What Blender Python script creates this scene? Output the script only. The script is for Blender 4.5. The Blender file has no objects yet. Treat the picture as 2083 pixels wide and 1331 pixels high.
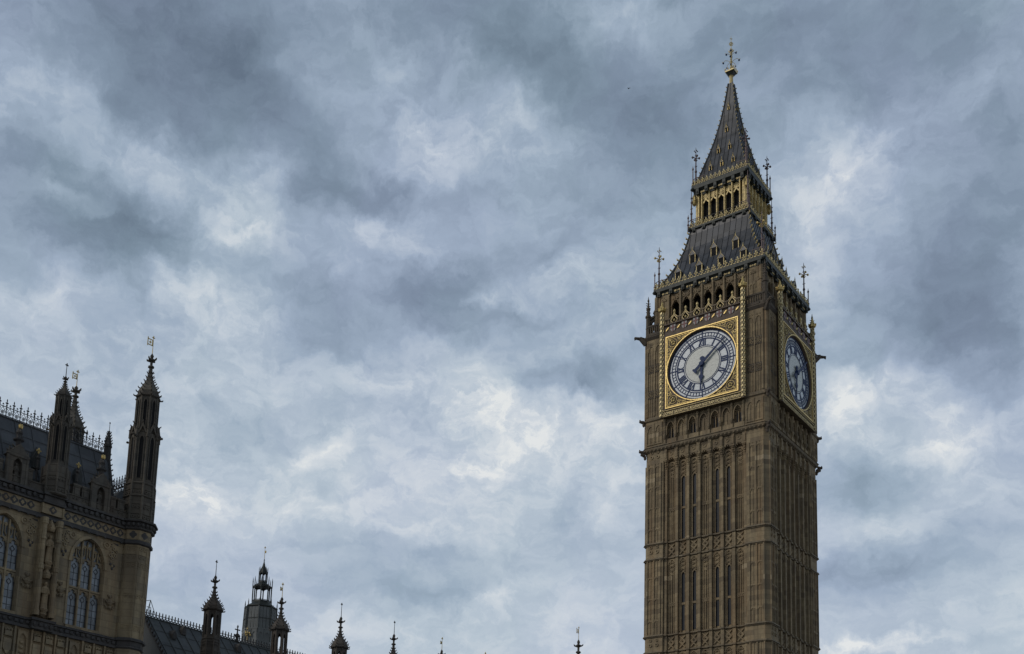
import bpy, math, random
from mathutils import Matrix, Vector
random.seed(7)
R = math.radians
scn = bpy.context.scene
col = scn.collection

# ------------------------------------------------------------------ camera
F_PX, PPX, PPY = 2355.816, 888.939, 1442.99          # focal length and principal point of the 2083 x 1331 photograph
YAW, PIT, ROL = -0.67, 0.174, 0.041
EYE = Vector((45.824, -103.644, 1.701))
_d = Vector((math.sin(YAW)*math.cos(PIT), math.cos(YAW)*math.cos(PIT), math.sin(PIT)))
_r = Vector((math.cos(YAW), -math.sin(YAW), 0)); _u = _r.cross(_d)
CR = math.cos(ROL)*_r + math.sin(ROL)*_u
CU = -math.sin(ROL)*_r + math.cos(ROL)*_u
cam = bpy.data.cameras.new('camera'); camo = bpy.data.objects.new('camera', cam); col.objects.link(camo)
camo.matrix_world = Matrix(((CR.x, CU.x, -_d.x, EYE.x), (CR.y, CU.y, -_d.y, EYE.y), (CR.z, CU.z, -_d.z, EYE.z), (0, 0, 0, 1)))
cam.sensor_width = 36; cam.sensor_fit = 'HORIZONTAL'
cam.lens = 36*F_PX/2083
cam.shift_x = (1041.5-PPX)/2083; cam.shift_y = (PPY-665.5)/2083
cam.clip_start = 0.1; cam.clip_end = 6000
scn.camera = camo
scn.view_settings.view_transform = 'Standard'; scn.view_settings.look = 'None'
scn.view_settings.exposure = 0.0; scn.view_settings.gamma = 1.0

# ------------------------------------------------------------------ sun (overcast, soft)
SUN_EL, SUN_AZ = 36, 214                              # azimuth clockwise from +Y
sl = bpy.data.lights.new('sun', 'SUN'); so = bpy.data.objects.new('sun', sl); col.objects.link(so)
sl.energy = 0.9; sl.angle = R(25); sl.color = (1.0, 0.93, 0.84)
sd = Vector((math.sin(R(SUN_AZ))*math.cos(R(SUN_EL)), math.cos(R(SUN_AZ))*math.cos(R(SUN_EL)), math.sin(R(SUN_EL))))
so.rotation_euler = sd.to_track_quat('Z', 'Y').to_euler()

# ------------------------------------------------------------------ sky: Nishita behind a broken overcast, all by direction
def pix_dir(px, py):
    v = _d + CR*((px-PPX)/F_PX) - CU*((py-PPY)/F_PX)
    return v.normalized()
def az_el(px, py):
    v = pix_dir(px, py); return math.atan2(v.x, v.y), math.asin(v.z)
class NT:
    def __init__(s, tree): s.t = tree; s.n = tree.nodes; s.l = tree.links
    def node(s, typ, **kw):
        n = s.n.new(typ)
        for k, v in kw.items(): setattr(n, k, v)
        return n
    def put(s, sock, val):
        if hasattr(val, 'is_output'): s.l.new(val, sock)
        else: sock.default_value = val
    def math(s, op, a, b=0.0, c=0.0, clamp=False):
        n = s.node('ShaderNodeMath', operation=op); n.use_clamp = clamp
        s.put(n.inputs[0], a); s.put(n.inputs[1], b); s.put(n.inputs[2], c)
        return n.outputs[0]
    def mix(s, f, a, b, typ='MIX'):
        n = s.node('ShaderNodeMix', data_type='RGBA', blend_type=typ)
        s.put(n.inputs['Factor'], f); s.put(n.inputs[6], a); s.put(n.inputs[7], b)
        return n.outputs[2]
    def noise(s, vec, scale, detail=4.0, rough=0.55, out='Fac', dist=0.0):
        n = s.node('ShaderNodeTexNoise'); s.put(n.inputs['Vector'], vec)
        n.inputs['Scale'].default_value = scale; n.inputs['Detail'].default_value = detail
        n.inputs['Roughness'].default_value = rough; n.inputs['Distortion'].default_value = dist
        return n.outputs[out]
    def ramp(s, f, stops, interp='LINEAR'):
        n = s.node('ShaderNodeValToRGB'); n.color_ramp.interpolation = interp
        e = n.color_ramp.elements
        while len(e) < len(stops): e.new(0.5)
        for k, (p, c) in enumerate(stops):
            e[k].position = p; e[k].color = (c, c, c, 1) if isinstance(c, (int, float)) else (*c, 1)
        s.put(n.inputs[0], f)
        return n.outputs[0]
    def comb(s, x, y, z):
        n = s.node('ShaderNodeCombineXYZ'); s.put(n.inputs[0], x); s.put(n.inputs[1], y); s.put(n.inputs[2], z)
        return n.outputs[0]
    def vmath(s, op, a, b=(0, 0, 0)):
        n = s.node('ShaderNodeVectorMath', operation=op); s.put(n.inputs[0], a); s.put(n.inputs[1], b)
        return n.outputs[0]
def lin(r, g, b):
    f = lambda c: (c/255/12.92) if c < 10.3 else ((c/255+0.055)/1.055)**2.4
    return (f(r), f(g), f(b))
# cloud masses: photo position, half sizes, tilt in degrees, strength (negative = dark cloud)
BLOBS = [
    # dark masses
    (330, 40, 300, 150, 0, -.30), (260, 170, 130, 110, 0, -.20), (480, 130, 150, 170, 0, -.26), (400, 250, 200, 90, 25, -.20), (560, 250, 180, 110, 35, -.14),
    (640, 310, 150, 110, 40, -.22), (730, 380, 130, 55, 0, -.24), (820, 385, 120, 40, 0, -.14),
    (30, 325, 140, 60, 5, -.26), (130, 350, 80, 30, 10, -.12), (230, 440, 170, 75, 5, -.36), (80, 480, 160, 100, 5, -.26), (330, 460, 70, 60, 0, -.14), (285, 590, 70, 40, 45, -.24), (60, 590, 60, 30, 0, -.10),
    (1010, 90, 210, 80, 15, -.20), (1180, 160, 240, 120, 25, -.22), (1310, 250, 170, 110, 0, -.18), (1600, 60, 330, 120, 0, -.22), (1760, 170, 200, 90, -10, -.20), (1390, 370, 120, 100, 0, -.10), (1980, 90, 160, 160, 0, -.10),
    (930, 545, 120, 70, 0, -.28), (880, 610, 120, 60, -5, -.30), (1040, 645, 150, 38, -3, -.26), (690, 610, 110, 90, 20, -.20), (620, 680, 80, 50, 20, -.14), (1190, 790, 100, 36, -4, -.34), (1100, 770, 60, 30, 0, -.14), (1210, 745, 60, 30, 0, -.16),
    (1980, 480, 150, 160, 0, -.28), (1950, 640, 190, 110, 15, -.32), (2050, 720, 110, 90, 0, -.22), (1740, 610, 90, 90, 0, -.14), (1720, 740, 90, 50, 0, -.14), (2060, 300, 80, 180, 0, -.12), (1890, 560, 100, 100, 0, -.08),
    (1730, 1000, 100, 90, 0, -.22), (1840, 970, 110, 50, 10, -.16), (1850, 1160, 190, 55, -6, -.34), (1720, 1190, 80, 60, 0, -.18), (2000, 1060, 130, 50, -4, -.16), (2050, 940, 50, 80, 0, -.10),
    (860, 1130, 150, 35, 6, -.18), (840, 1215, 200, 40, 0, -.20), (740, 1150, 90, 50, 10, -.12), (1130, 1060, 120, 80, -30, -.14), (1230, 1110, 90, 120, 0, -.10), (560, 880, 150, 60, 15, -.16), (440, 880, 80, 70, 0, -.12), (640, 980, 110, 40, 5, -.10), (380, 1180, 150, 80, 0, -.14), (560, 1080, 130, 50, 20, -.10),
    (1120, 530, 80, 34, -20, -.18), (980, 380, 130, 50, 4, -.12), (1230, 420, 100, 60, 0, -.08), (850, 850, 60, 40, 0, -.12),
    (215, 450, 190, 75, 4, -.14), (930, 570, 150, 70, 0, -.10), (1960, 600, 140, 160, 0, -.08),
    # bright gaps
    (640, 930, 560, 150, 6, .16), (1120, 880, 300, 110, 0, .08), (1900, 880, 260, 110, 0, .08),
    (515, 395, 60, 70, 50, .34), (560, 345, 50, 60, 50, .22), (420, 468, 60, 34, -10, .30), (480, 450, 90, 40, 0, .16), (300, 320, 180, 50, 18, .20), (400, 370, 150, 60, 10, .16),
    (880, 240, 60, 40, 40, .26), (860, 300, 70, 60, 50, .34), (930, 310, 90, 60, 0, .24), (960, 200, 40, 40, 0, .16), (1040, 240, 50, 60, 60, .22), (1100, 340, 70, 40, -30, .22), (1010, 270, 90, 60, 0, .12), (770, 450, 70, 40, 20, .30), (870, 490, 110, 50, 20, .26), (690, 480, 70, 50, 0, .12), (735, 540, 50, 40, 0, .16),
    (90, 375, 60, 30, 10, .34), (150, 390, 50, 30, 0, .20), (190, 420, 24, 24, 0, .20), (120, 590, 100, 40, -10, .28), (20, 620, 70, 40, 0, .16), (370, 570, 80, 40, 10, .26), (420, 620, 130, 60, 10, .22), (520, 650, 70, 60, 0, .18), (100, 140, 100, 30, -8, .06), (110, 180, 100, 60, -10, .14),
    (1700, 330, 110, 90, -35, .30), (1745, 345, 50, 60, -40, .34), (1640, 400, 70, 60, 0, .22), (1800, 260, 100, 50, -40, .18), (1640, 500, 70, 130, 0, .20), (1830, 400, 90, 50, -30, .10), (990, 600, 50, 30, 0, .40), (1050, 620, 60, 24, 0, .20), (1130, 575, 80, 40, 0, .18), (1180, 620, 90, 60, 0, .12),
    (830, 780, 160, 34, 10, .24), (960, 800, 90, 50, 40, .34), (920, 860, 60, 30, 0, .24), (1010, 830, 90, 40, 20, .30), (1120, 850, 130, 40, 5, .26), (1260, 850, 90, 60, 0, .26), (960, 950, 60, 34, 0, .44), (1040, 930, 60, 30, 0, .22), (1090, 900, 120, 50, 0, .20),
    (640, 912, 70, 24, -18, .42), (700, 940, 34, 30, 0, .22), (620, 1010, 50, 24, 10, .34), (400, 1000, 60, 40, 20, .34), (430, 1030, 110, 50, 0, .24), (350, 1050, 60, 70, 0, .26), (350, 900, 50, 40, 0, .20), (470, 780, 110, 50, 0, .10), (360, 720, 120, 80, 0, .08), (700, 760, 120, 60, 0, .12),
    (1690, 830, 60, 50, -50, .50), (1730, 880, 50, 60, 0, .30), (1760, 790, 130, 40, -10, .18), (1960, 890, 110, 40, -10, .36), (1880, 920, 70, 40, 0, .22), (1830, 780, 110, 50, 0, .22), (1940, 830, 80, 60, 0, .14), (2020, 970, 70, 40, 0, .14), (1900, 1010, 80, 40, 0, .12),
    (1230, 1020, 50, 40, -30, .20), (1270, 970, 60, 40, 0, .16), (990, 1225, 70, 20, -30, .28), (1760, 1326, 100, 14, -3, .70), (1720, 1090, 90, 40, 0, .22), (1820, 1085, 110, 24, 0, .12), (900, 1060, 120, 50, 0, .10), (1030, 1030, 140, 60, 0, .08), (760, 1040, 90, 50, 0, .10), (1290, 30, 90, 34, 0, .20), (1210, 40, 60, 30, 0, .10), (700, 1290, 260, 60, 0, .06), (1130, 1270, 160, 50, 0, .08),
    (570, 110, 60, 60, 0, .20), (640, 150, 60, 40, 0, .10), (930, 120, 50, 40, 0, .20), (800, 130, 40, 40, 0, .12), (1680, 60, 60, 60, -40, .12), (2000, 180, 80, 40, -30, .12),
]
world = bpy.data.worlds.new('World'); scn.world = world; world.use_nodes = True
w = NT(world.node_tree); w.n.clear()
tc = w.node('ShaderNodeTexCoord').outputs['Generated']
sp = w.node('ShaderNodeSeparateXYZ'); w.put(sp.inputs[0], tc)
az = w.math('ARCTAN2', sp.outputs[0], sp.outputs[1]); el = w.math('ARCSINE', sp.outputs[2])
P = w.comb(az, el, 0.0)
n1 = w.noise(P, 6.0, 3.0, 0.55, 'Color'); n2 = w.noise(P, 22.0, 6.0, 0.62, 'Color')
wob = w.vmath('ADD', w.vmath('MULTIPLY', w.vmath('SUBTRACT', n1, (.5, .5, .5)), (.075, .05, 0)),
              w.vmath('MULTIPLY', w.vmath('SUBTRACT', n2, (.5, .5, .5)), (.075, .06, 0)))
PW = w.vmath('ADD', P, wob)
acc = None
for (bx, by, sx, sy, ang, amp) in BLOBS:
    a0, e0 = az_el(bx, by); a1, e1 = az_el(bx+100, by)
    k = math.hypot((a1-a0)*1.0, e1-e0)/100
    a2, e2 = az_el(bx, by-100); kv = (e2-e0)/100
    m = w.node('ShaderNodeMapping', vector_type='TEXTURE'); w.put(m.inputs['Vector'], PW)
    m.inputs['Location'].default_value = (a0, e0, 0); m.inputs['Rotation'].default_value = (0, 0, R(-ang))
    m.inputs['Scale'].default_value = (sx*k*(2.2 if amp > 0 else 2.0), sy*kv*(2.2 if amp > 0 else 2.0), 1)
    g = w.node('ShaderNodeTexGradient', gradient_type='QUADRATIC_SPHERE'); w.put(g.inputs[0], m.outputs[0])
    acc = w.math('MULTIPLY_ADD', g.outputs['Fac'], amp*(.88 if amp > 0 else 1.08), acc if acc is not None else 0.0)
streak = w.comb(w.math('MULTIPLY', az, 1.0), w.math('MULTIPLY', el, 1.5), 0.0)
sw = w.vmath('ADD', streak, w.vmath('MULTIPLY', wob, (0.9, 0.9, 0)))
d1 = w.noise(sw, 8.0, 6.0, 0.58); d2 = w.noise(sw, 26.0, 7.0, 0.64); d3 = w.noise(sw, 70.0, 6.0, 0.64)
d1 = w.math('ADD', w.math('MULTIPLY', d1, 0.5), w.math('MULTIPLY', w.ramp(d1, [(0.38, 0.0), (0.62, 1.0)], 'EASE'), 0.22))
d2 = w.math('ADD', w.math('MULTIPLY', d2, 0.4), w.math('MULTIPLY', w.ramp(d2, [(0.42, 0.0), (0.58, 1.0)], 'EASE'), 0.20))
val = w.math('DIVIDE', acc, w.math('MULTIPLY_ADD', w.math('MAXIMUM', acc, w.math('MULTIPLY', acc, -0.45)), 1.15, 1.0))     # soft limit, so that no gap burns out
rag = w.math('MULTIPLY_ADD', w.math('MAXIMUM', acc, -0.10), 1.5, 0.58)                             # edges of the masses are the most ragged
val = w.math('ADD', val, w.math('MULTIPLY_ADD', d1, 0.27, -0.097))
val = w.math('ADD', val, w.math('MULTIPLY', rag, w.math('MULTIPLY_ADD', d2, 0.54, -0.162)))
val = w.math('ADD', val, w.math('MULTIPLY', rag, w.math('MULTIPLY_ADD', d3, 0.30, -0.15)))
lift = w.math('MULTIPLY_ADD', w.math('SUBTRACT', R(28), el), 0.62, 0.56)      # paler towards the horizon
val = w.math('ADD', val, lift)
cloudA = w.ramp(val, [(0.0, lin(98, 114, 130)), (0.30, lin(129, 147, 164)), (0.52, lin(157, 174, 191)), (0.72, lin(184, 197, 209)), (0.90, lin(210, 217, 223)), (1.0, lin(228, 231, 231))])
cloudB = w.ramp(val, [(0.0, lin(102, 114, 134)), (0.30, lin(132, 147, 168)), (0.52, lin(159, 174, 195)), (0.72, lin(186, 197, 212)), (0.90, lin(211, 217, 224)), (1.0, lin(229, 231, 232))])
tint = w.ramp(w.noise(PW, 6.0, 3.0, 0.5), [(0.38, 0.0), (0.62, 1.0)])
clouds = w.mix(tint, cloudA, cloudB)
# sky dimmed out of view behind the viewer, added to darken the facing walls
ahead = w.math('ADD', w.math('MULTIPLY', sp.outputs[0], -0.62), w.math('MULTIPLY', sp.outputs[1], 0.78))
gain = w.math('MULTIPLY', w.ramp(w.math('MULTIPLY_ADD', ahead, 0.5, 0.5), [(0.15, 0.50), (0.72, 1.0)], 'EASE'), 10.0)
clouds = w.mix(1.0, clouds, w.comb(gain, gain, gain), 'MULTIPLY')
sky = w.node('ShaderNodeTexSky', sky_type='NISHITA'); sky.sun_disc = False
sky.sun_elevation = R(SUN_EL); sky.sun_rotation = R(SUN_AZ)
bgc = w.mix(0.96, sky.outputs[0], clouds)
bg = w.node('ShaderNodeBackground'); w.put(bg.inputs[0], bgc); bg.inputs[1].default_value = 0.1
world.cycles.sampling_method = 'MANUAL'; world.cycles.sample_map_resolution = 512
wo = w.node('ShaderNodeOutputWorld'); w.l.new(bg.outputs[0], wo.inputs[0])

# ------------------------------------------------------------------ materials
def new_mat(name):
    m = bpy.data.materials.new(name); m.use_nodes = True
    t = NT(m.node_tree); b = t.n['Principled BSDF']
    return m, t, b
def stone(name, c1, c2, c3, bw=0.75, bh=0.34, pale=0.012, streak=0.5, rough=0.9, bump=0.25):
    m, t, b = new_mat(name)
    ob = t.node('ShaderNodeTexCoord').outputs['Object']
    s = t.node('ShaderNodeSeparateXYZ'); t.put(s.inputs[0], ob)
    u = t.math('ADD', s.outputs[0], s.outputs[1]); v = s.outputs[2]
    row = t.math('FLOOR', t.math('DIVIDE', v, bh))
    uo = t.math('MULTIPLY_ADD', row, 0.37, t.math('DIVIDE', u, bw))
    cell = t.math('FLOOR', uo)
    wn = t.node('ShaderNodeTexWhiteNoise', noise_dimensions='2D'); t.put(wn.inputs['Vector'], t.comb(cell, row, 0.0))
    big = t.noise(ob, 0.33, 5.0, 0.6); fine = t.noise(ob, 3.0, 6.0, 0.65)
    drip = t.noise(t.comb(t.math('MULTIPLY', u, 2.2), t.math('MULTIPLY', s.outputs[0], 0.7), t.math('MULTIPLY', v, 0.16)), 1.0, 4.0, 0.6)
    base = t.mix(t.ramp(big, [(0.35, 0.0), (0.65, 1.0)]), (*c1, 1), (*c2, 1))
    base = t.mix(t.math('MULTIPLY', t.math('POWER', wn.outputs[0], 1.5), 0.95), base, (*c3, 1))
    base = t.mix(t.math('MULTIPLY', t.ramp(drip, [(0.42, 0.0), (0.72, 1.0)]), streak), base, (c1[0]*.36, c1[1]*.37, c1[2]*.40, 1))
    base = t.mix(t.math('MULTIPLY', t.ramp(fine, [(0.35, 1.0), (0.6, 0.0)]), 0.38), base, (c1[0]*.42, c1[1]*.42, c1[2]*.44, 1))
    rust = t.noise(t.comb(t.math('MULTIPLY', u, 1.3), 3.7, t.math('MULTIPLY', v, 0.10)), 1.0, 3.0, 0.6)
    base = t.mix(t.math('MULTIPLY', t.ramp(rust, [(0.50, 0.0), (0.68, 1.0)]), 0.5), base, (c1[0]*.80, c1[1]*.66, c1[2]*.56, 1))
    isp = t.math('GREATER_THAN', wn.outputs[0], 1.0-pale)
    base = t.mix(t.math('MULTIPLY', isp, 0.42), base, (min(1, c2[0]*1.7), min(1, c2[1]*1.75), min(1, c2[2]*1.9), 1))
    b.inputs['Roughness'].default_value = rough
    fx = t.math('FRACT', uo); fz = t.math('FRACT', t.math('DIVIDE', v, bh))
    edge = t.math('MINIMUM', t.math('MULTIPLY', t.math('MINIMUM', fx, t.math('SUBTRACT', 1.0, fx)), bw), t.math('MULTIPLY', t.math('MINIMUM', fz, t.math('SUBTRACT', 1.0, fz)), bh))
    joint = t.math('MINIMUM', t.math('DIVIDE', edge, 0.025), 1.0)
    t.put(b.inputs['Base Color'], t.mix(t.math('MULTIPLY', t.math('SUBTRACT', 1.0, joint), 0.55), base, (c1[0]*.35, c1[1]*.34, c1[2]*.34, 1)))
    h = t.math('ADD', t.math('MULTIPLY', fine, 0.6), t.math('MULTIPLY', joint, 0.25))
    bp = t.node('ShaderNodeBump'); bp.inputs['Strength'].default_value = bump; bp.inputs['Distance'].default_value = 0.05
    t.put(bp.inputs['Height'], h); t.l.new(bp.outputs[0], b.inputs['Normal'])
    return m
def metal(name, c, rough, metallic=1.0, var=0.4, scale=6.0, dark=None):
    m, t, b = new_mat(name)
    ob = t.node('ShaderNodeTexCoord').outputs['Object']
    n = t.noise(ob, scale, 5.0, 0.65)
    d = dark or tuple(x*0.45 for x in c)
    t.put(b.inputs['Base Color'], t.mix(t.math('MULTIPLY', t.ramp(n, [(0.4, 0.0), (0.68, 1.0)]), var), (*c, 1), (*d, 1)))
    t.put(b.inputs['Roughness'], t.math('MULTIPLY_ADD', n, 0.25, rough-0.1))
    b.inputs['Metallic'].default_value = metallic
    return m
def plates(name, c, cw, ch, rough=0.55, var=0.35, metallic=0.0):
    """lead or iron sheet: one tone per sheet, streaks and a fine grain"""
    m, t, b = new_mat(name)
    ob = t.node('ShaderNodeTexCoord').outputs['Object']
    s = t.node('ShaderNodeSeparateXYZ'); t.put(s.inputs[0], ob)
    cell = t.comb(t.math('FLOOR', t.math('DIVIDE', s.outputs[0], cw)), t.math('FLOOR', t.math('DIVIDE', s.outputs[1], cw)), t.math('FLOOR', t.math('DIVIDE', s.outputs[2], ch)))
    wn = t.node('ShaderNodeTexWhiteNoise', noise_dimensions='3D'); t.put(wn.inputs['Vector'], cell)
    n = t.noise(ob, 1.6, 6.0, 0.65)
    dr = t.noise(t.vmath('MULTIPLY', ob, (2.5, 2.5, 0.3)), 1.0, 4.0, 0.6)
    k = t.math('MULTIPLY_ADD', wn.outputs[0], var, 1.0-var/2)
    k = t.math('MULTIPLY', k, t.math('MULTIPLY_ADD', n, 0.7, 0.65)); k = t.math('MULTIPLY', k, t.math('MULTIPLY_ADD', dr, 0.6, 0.7))
    t.put(b.inputs['Base Color'], t.mix(1.0, (*c, 1), t.comb(k, k, k), 'MULTIPLY'))
    t.put(b.inputs['Roughness'], t.math('MULTIPLY_ADD', n, 0.3, rough-0.15)); b.inputs['Metallic'].default_value = metallic
    return m
def glass(name, c, rough=0.15, cell=None):
    m, t, b = new_mat(name)
    ob = t.node('ShaderNodeTexCoord').outputs['Object']
    n = t.noise(ob, 1.7, 3.0, 0.5)
    if cell:                                          # every quarry of a leaded light has its own tone
        s = t.node('ShaderNodeSeparateXYZ'); t.put(s.inputs[0], ob)
        wn = t.node('ShaderNodeTexWhiteNoise', noise_dimensions='2D')
        t.put(wn.inputs['Vector'], t.comb(t.math('FLOOR', t.math('DIVIDE', s.outputs[0], cell[0])), t.math('FLOOR', t.math('DIVIDE', s.outputs[2], cell[1])), 0.0))
        n = t.math('MULTIPLY_ADD', wn.outputs[0], 0.7, t.math('MULTIPLY_ADD', n, 0.9, -0.35), clamp=True)
    t.put(b.inputs['Base Color'], t.mix(n, (c[0]*.35, c[1]*.35, c[2]*.35, 1), (*c, 1)))
    b.inputs['Roughness'].default_value = rough; b.inputs['Specular IOR Level'].default_value = 0.6 if rough < .3 else 0.25
    bp = t.node('ShaderNodeBump'); bp.inputs['Strength'].default_value = 0.12; t.put(bp.inputs['Height'], n); t.l.new(bp.outputs[0], b.inputs['Normal'])
    return m
M = {}
M['stone'] = stone('tower_limestone', (.40, .308, .186), (.48, .375, .222), (.23, .178, .116), bw=1.0, bh=.46, pale=.004, streak=.7, bump=.5)
M['stone_trim'] = stone('tower_moulding_stone', (.285, .225, .145), (.335, .265, .17), (.22, .18, .125), pale=0.002, streak=.6)
M['stone_dark'] = stone('soot_and_shade_stone', (.145, .120, .092), (.18, .148, .110), (.12, .10, .082), pale=0.0, streak=.6)  # soot; also the painted recess shade of the dial stage panels
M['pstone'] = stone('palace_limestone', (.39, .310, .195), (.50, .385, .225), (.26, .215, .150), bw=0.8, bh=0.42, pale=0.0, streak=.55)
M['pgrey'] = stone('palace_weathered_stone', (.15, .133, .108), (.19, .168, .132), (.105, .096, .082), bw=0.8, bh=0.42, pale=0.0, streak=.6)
M['psoot_shade'] = stone('palace_soot_and_shade', (.105, .100, .096), (.14, .13, .118), (.08, .078, .078), pale=0.0, streak=.5)  # soot; also the painted recess shade of quatrefoils and spandrel eyes
M['wstone'] = stone('range_dark_stone', (.125, .108, .090), (.15, .128, .105), (.10, .088, .076), pale=0.0, streak=.6)
M['gold'] = metal('gilding', (.80, .60, .24), 0.42, 0.75, 0.6, 7.0, (.28, .21, .10))
M['gold_dull'] = metal('weathered_gilding', (.56, .43, .18), 0.5, 0.6, 0.8, 5.0, (.10, .085, .05))
M['gold_paint'] = metal('buff_gold_paint', (.84, .66, .30), 0.5, 0.2, 0.7, 4.0, (.24, .19, .11))
M['iron'] = plates('cast_iron_roof_plates', (.054, .056, .062), 0.62, 1.1, 0.38, .85)
M['iron_trim'] = metal('dark_green_iron', (.034, .040, .034), 0.5, 0.2, 0.5, 3.0)
M['iron_black'] = metal('black_iron', (.022, .023, .026), 0.5, 0.2, 0.4, 4.0)
M['pole'] = metal('maroon_painted_iron', (.17, .12, .12), 0.5, 0.2, 0.5, 4.0)
M['blue'] = metal('prussian_blue_iron', (.017, .044, .14), 0.6, 0.0, 0.4, 4.0)
M['bronze'] = metal('dark_gilt_bronze', (.165, .125, .075), 0.55, 0.3, 0.7, 4.0, (.06, .05, .036))
M['pearl'] = glass('clear_quarry', (.26, .28, .30), 0.2)
M['cream'] = metal('pale_gilding', (.84, .69, .36), 0.45, 0.3, 0.5, 6.0, (.34, .27, .14))
M['dark'] = metal('dark_interior', (.012, .012, .013), 0.9, 0.0, 0.3, 1.0)
M['louvre'] = metal('belfry_louvre', (.022, .022, .024), 0.8, 0.0, 0.4, 2.0)
M['white'] = metal('white_enamel', (.42, .40, .38), 0.5, 0.0, 0.3, 5.0)
M['red'] = metal('red_enamel', (.20, .06, .055), 0.5, 0.0, 0.3, 5.0)
M['panel'] = metal('brown_panel_paint', (.13, .088, .058), 0.6, 0.0, 0.5, 2.5)
M['glass'] = glass('lancet_glass', (.026, .031, .044), 0.40)
M['pglass'] = glass('leaded_glass', (.34, .385, .43), 0.16, (.18, .40))
M['lead'] = plates('lead_roof_sheet', (.088, .092, .096), 1.05, 1.0, 0.5, 0.45)
M['wlead'] = plates('old_lead_sheet', (.062, .067, .064), 0.9, 1.3, 0.55, 0.4)
M['clad'] = plates('grey_cladding', (.17, .18, .175), 0.9, 2.2, 0.6, 0.3)
def opal(name, c, c2):
    m, t, b = new_mat(name)
    ob = t.node('ShaderNodeTexCoord').outputs['Object']
    vo = t.node('ShaderNodeTexVoronoi', feature='DISTANCE_TO_EDGE'); t.put(vo.inputs['Vector'], t.vmath('MULTIPLY', ob, (1.0, 1.0, 1.9))); vo.inputs['Scale'].default_value = 2.1
    n = t.noise(ob, 2.5, 4.0, 0.6)
    ln = t.ramp(vo.outputs[0], [(0.0, 0.0), (0.035, 1.0)])
    t.put(b.inputs['Base Color'], t.mix(ln, (c2[0]*.45, c2[1]*.45, c2[2]*.45, 1), t.mix(n, (*c, 1), (*c2, 1))))
    b.inputs['Roughness'].default_value = 0.25
    return m
M['opal'] = opal('opal_glass', (.82, .86, .88), (.74, .80, .84))
M['opal_mid'] = opal('opal_glass_centre', (.72, .74, .67), (.60, .62, .57))

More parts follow.
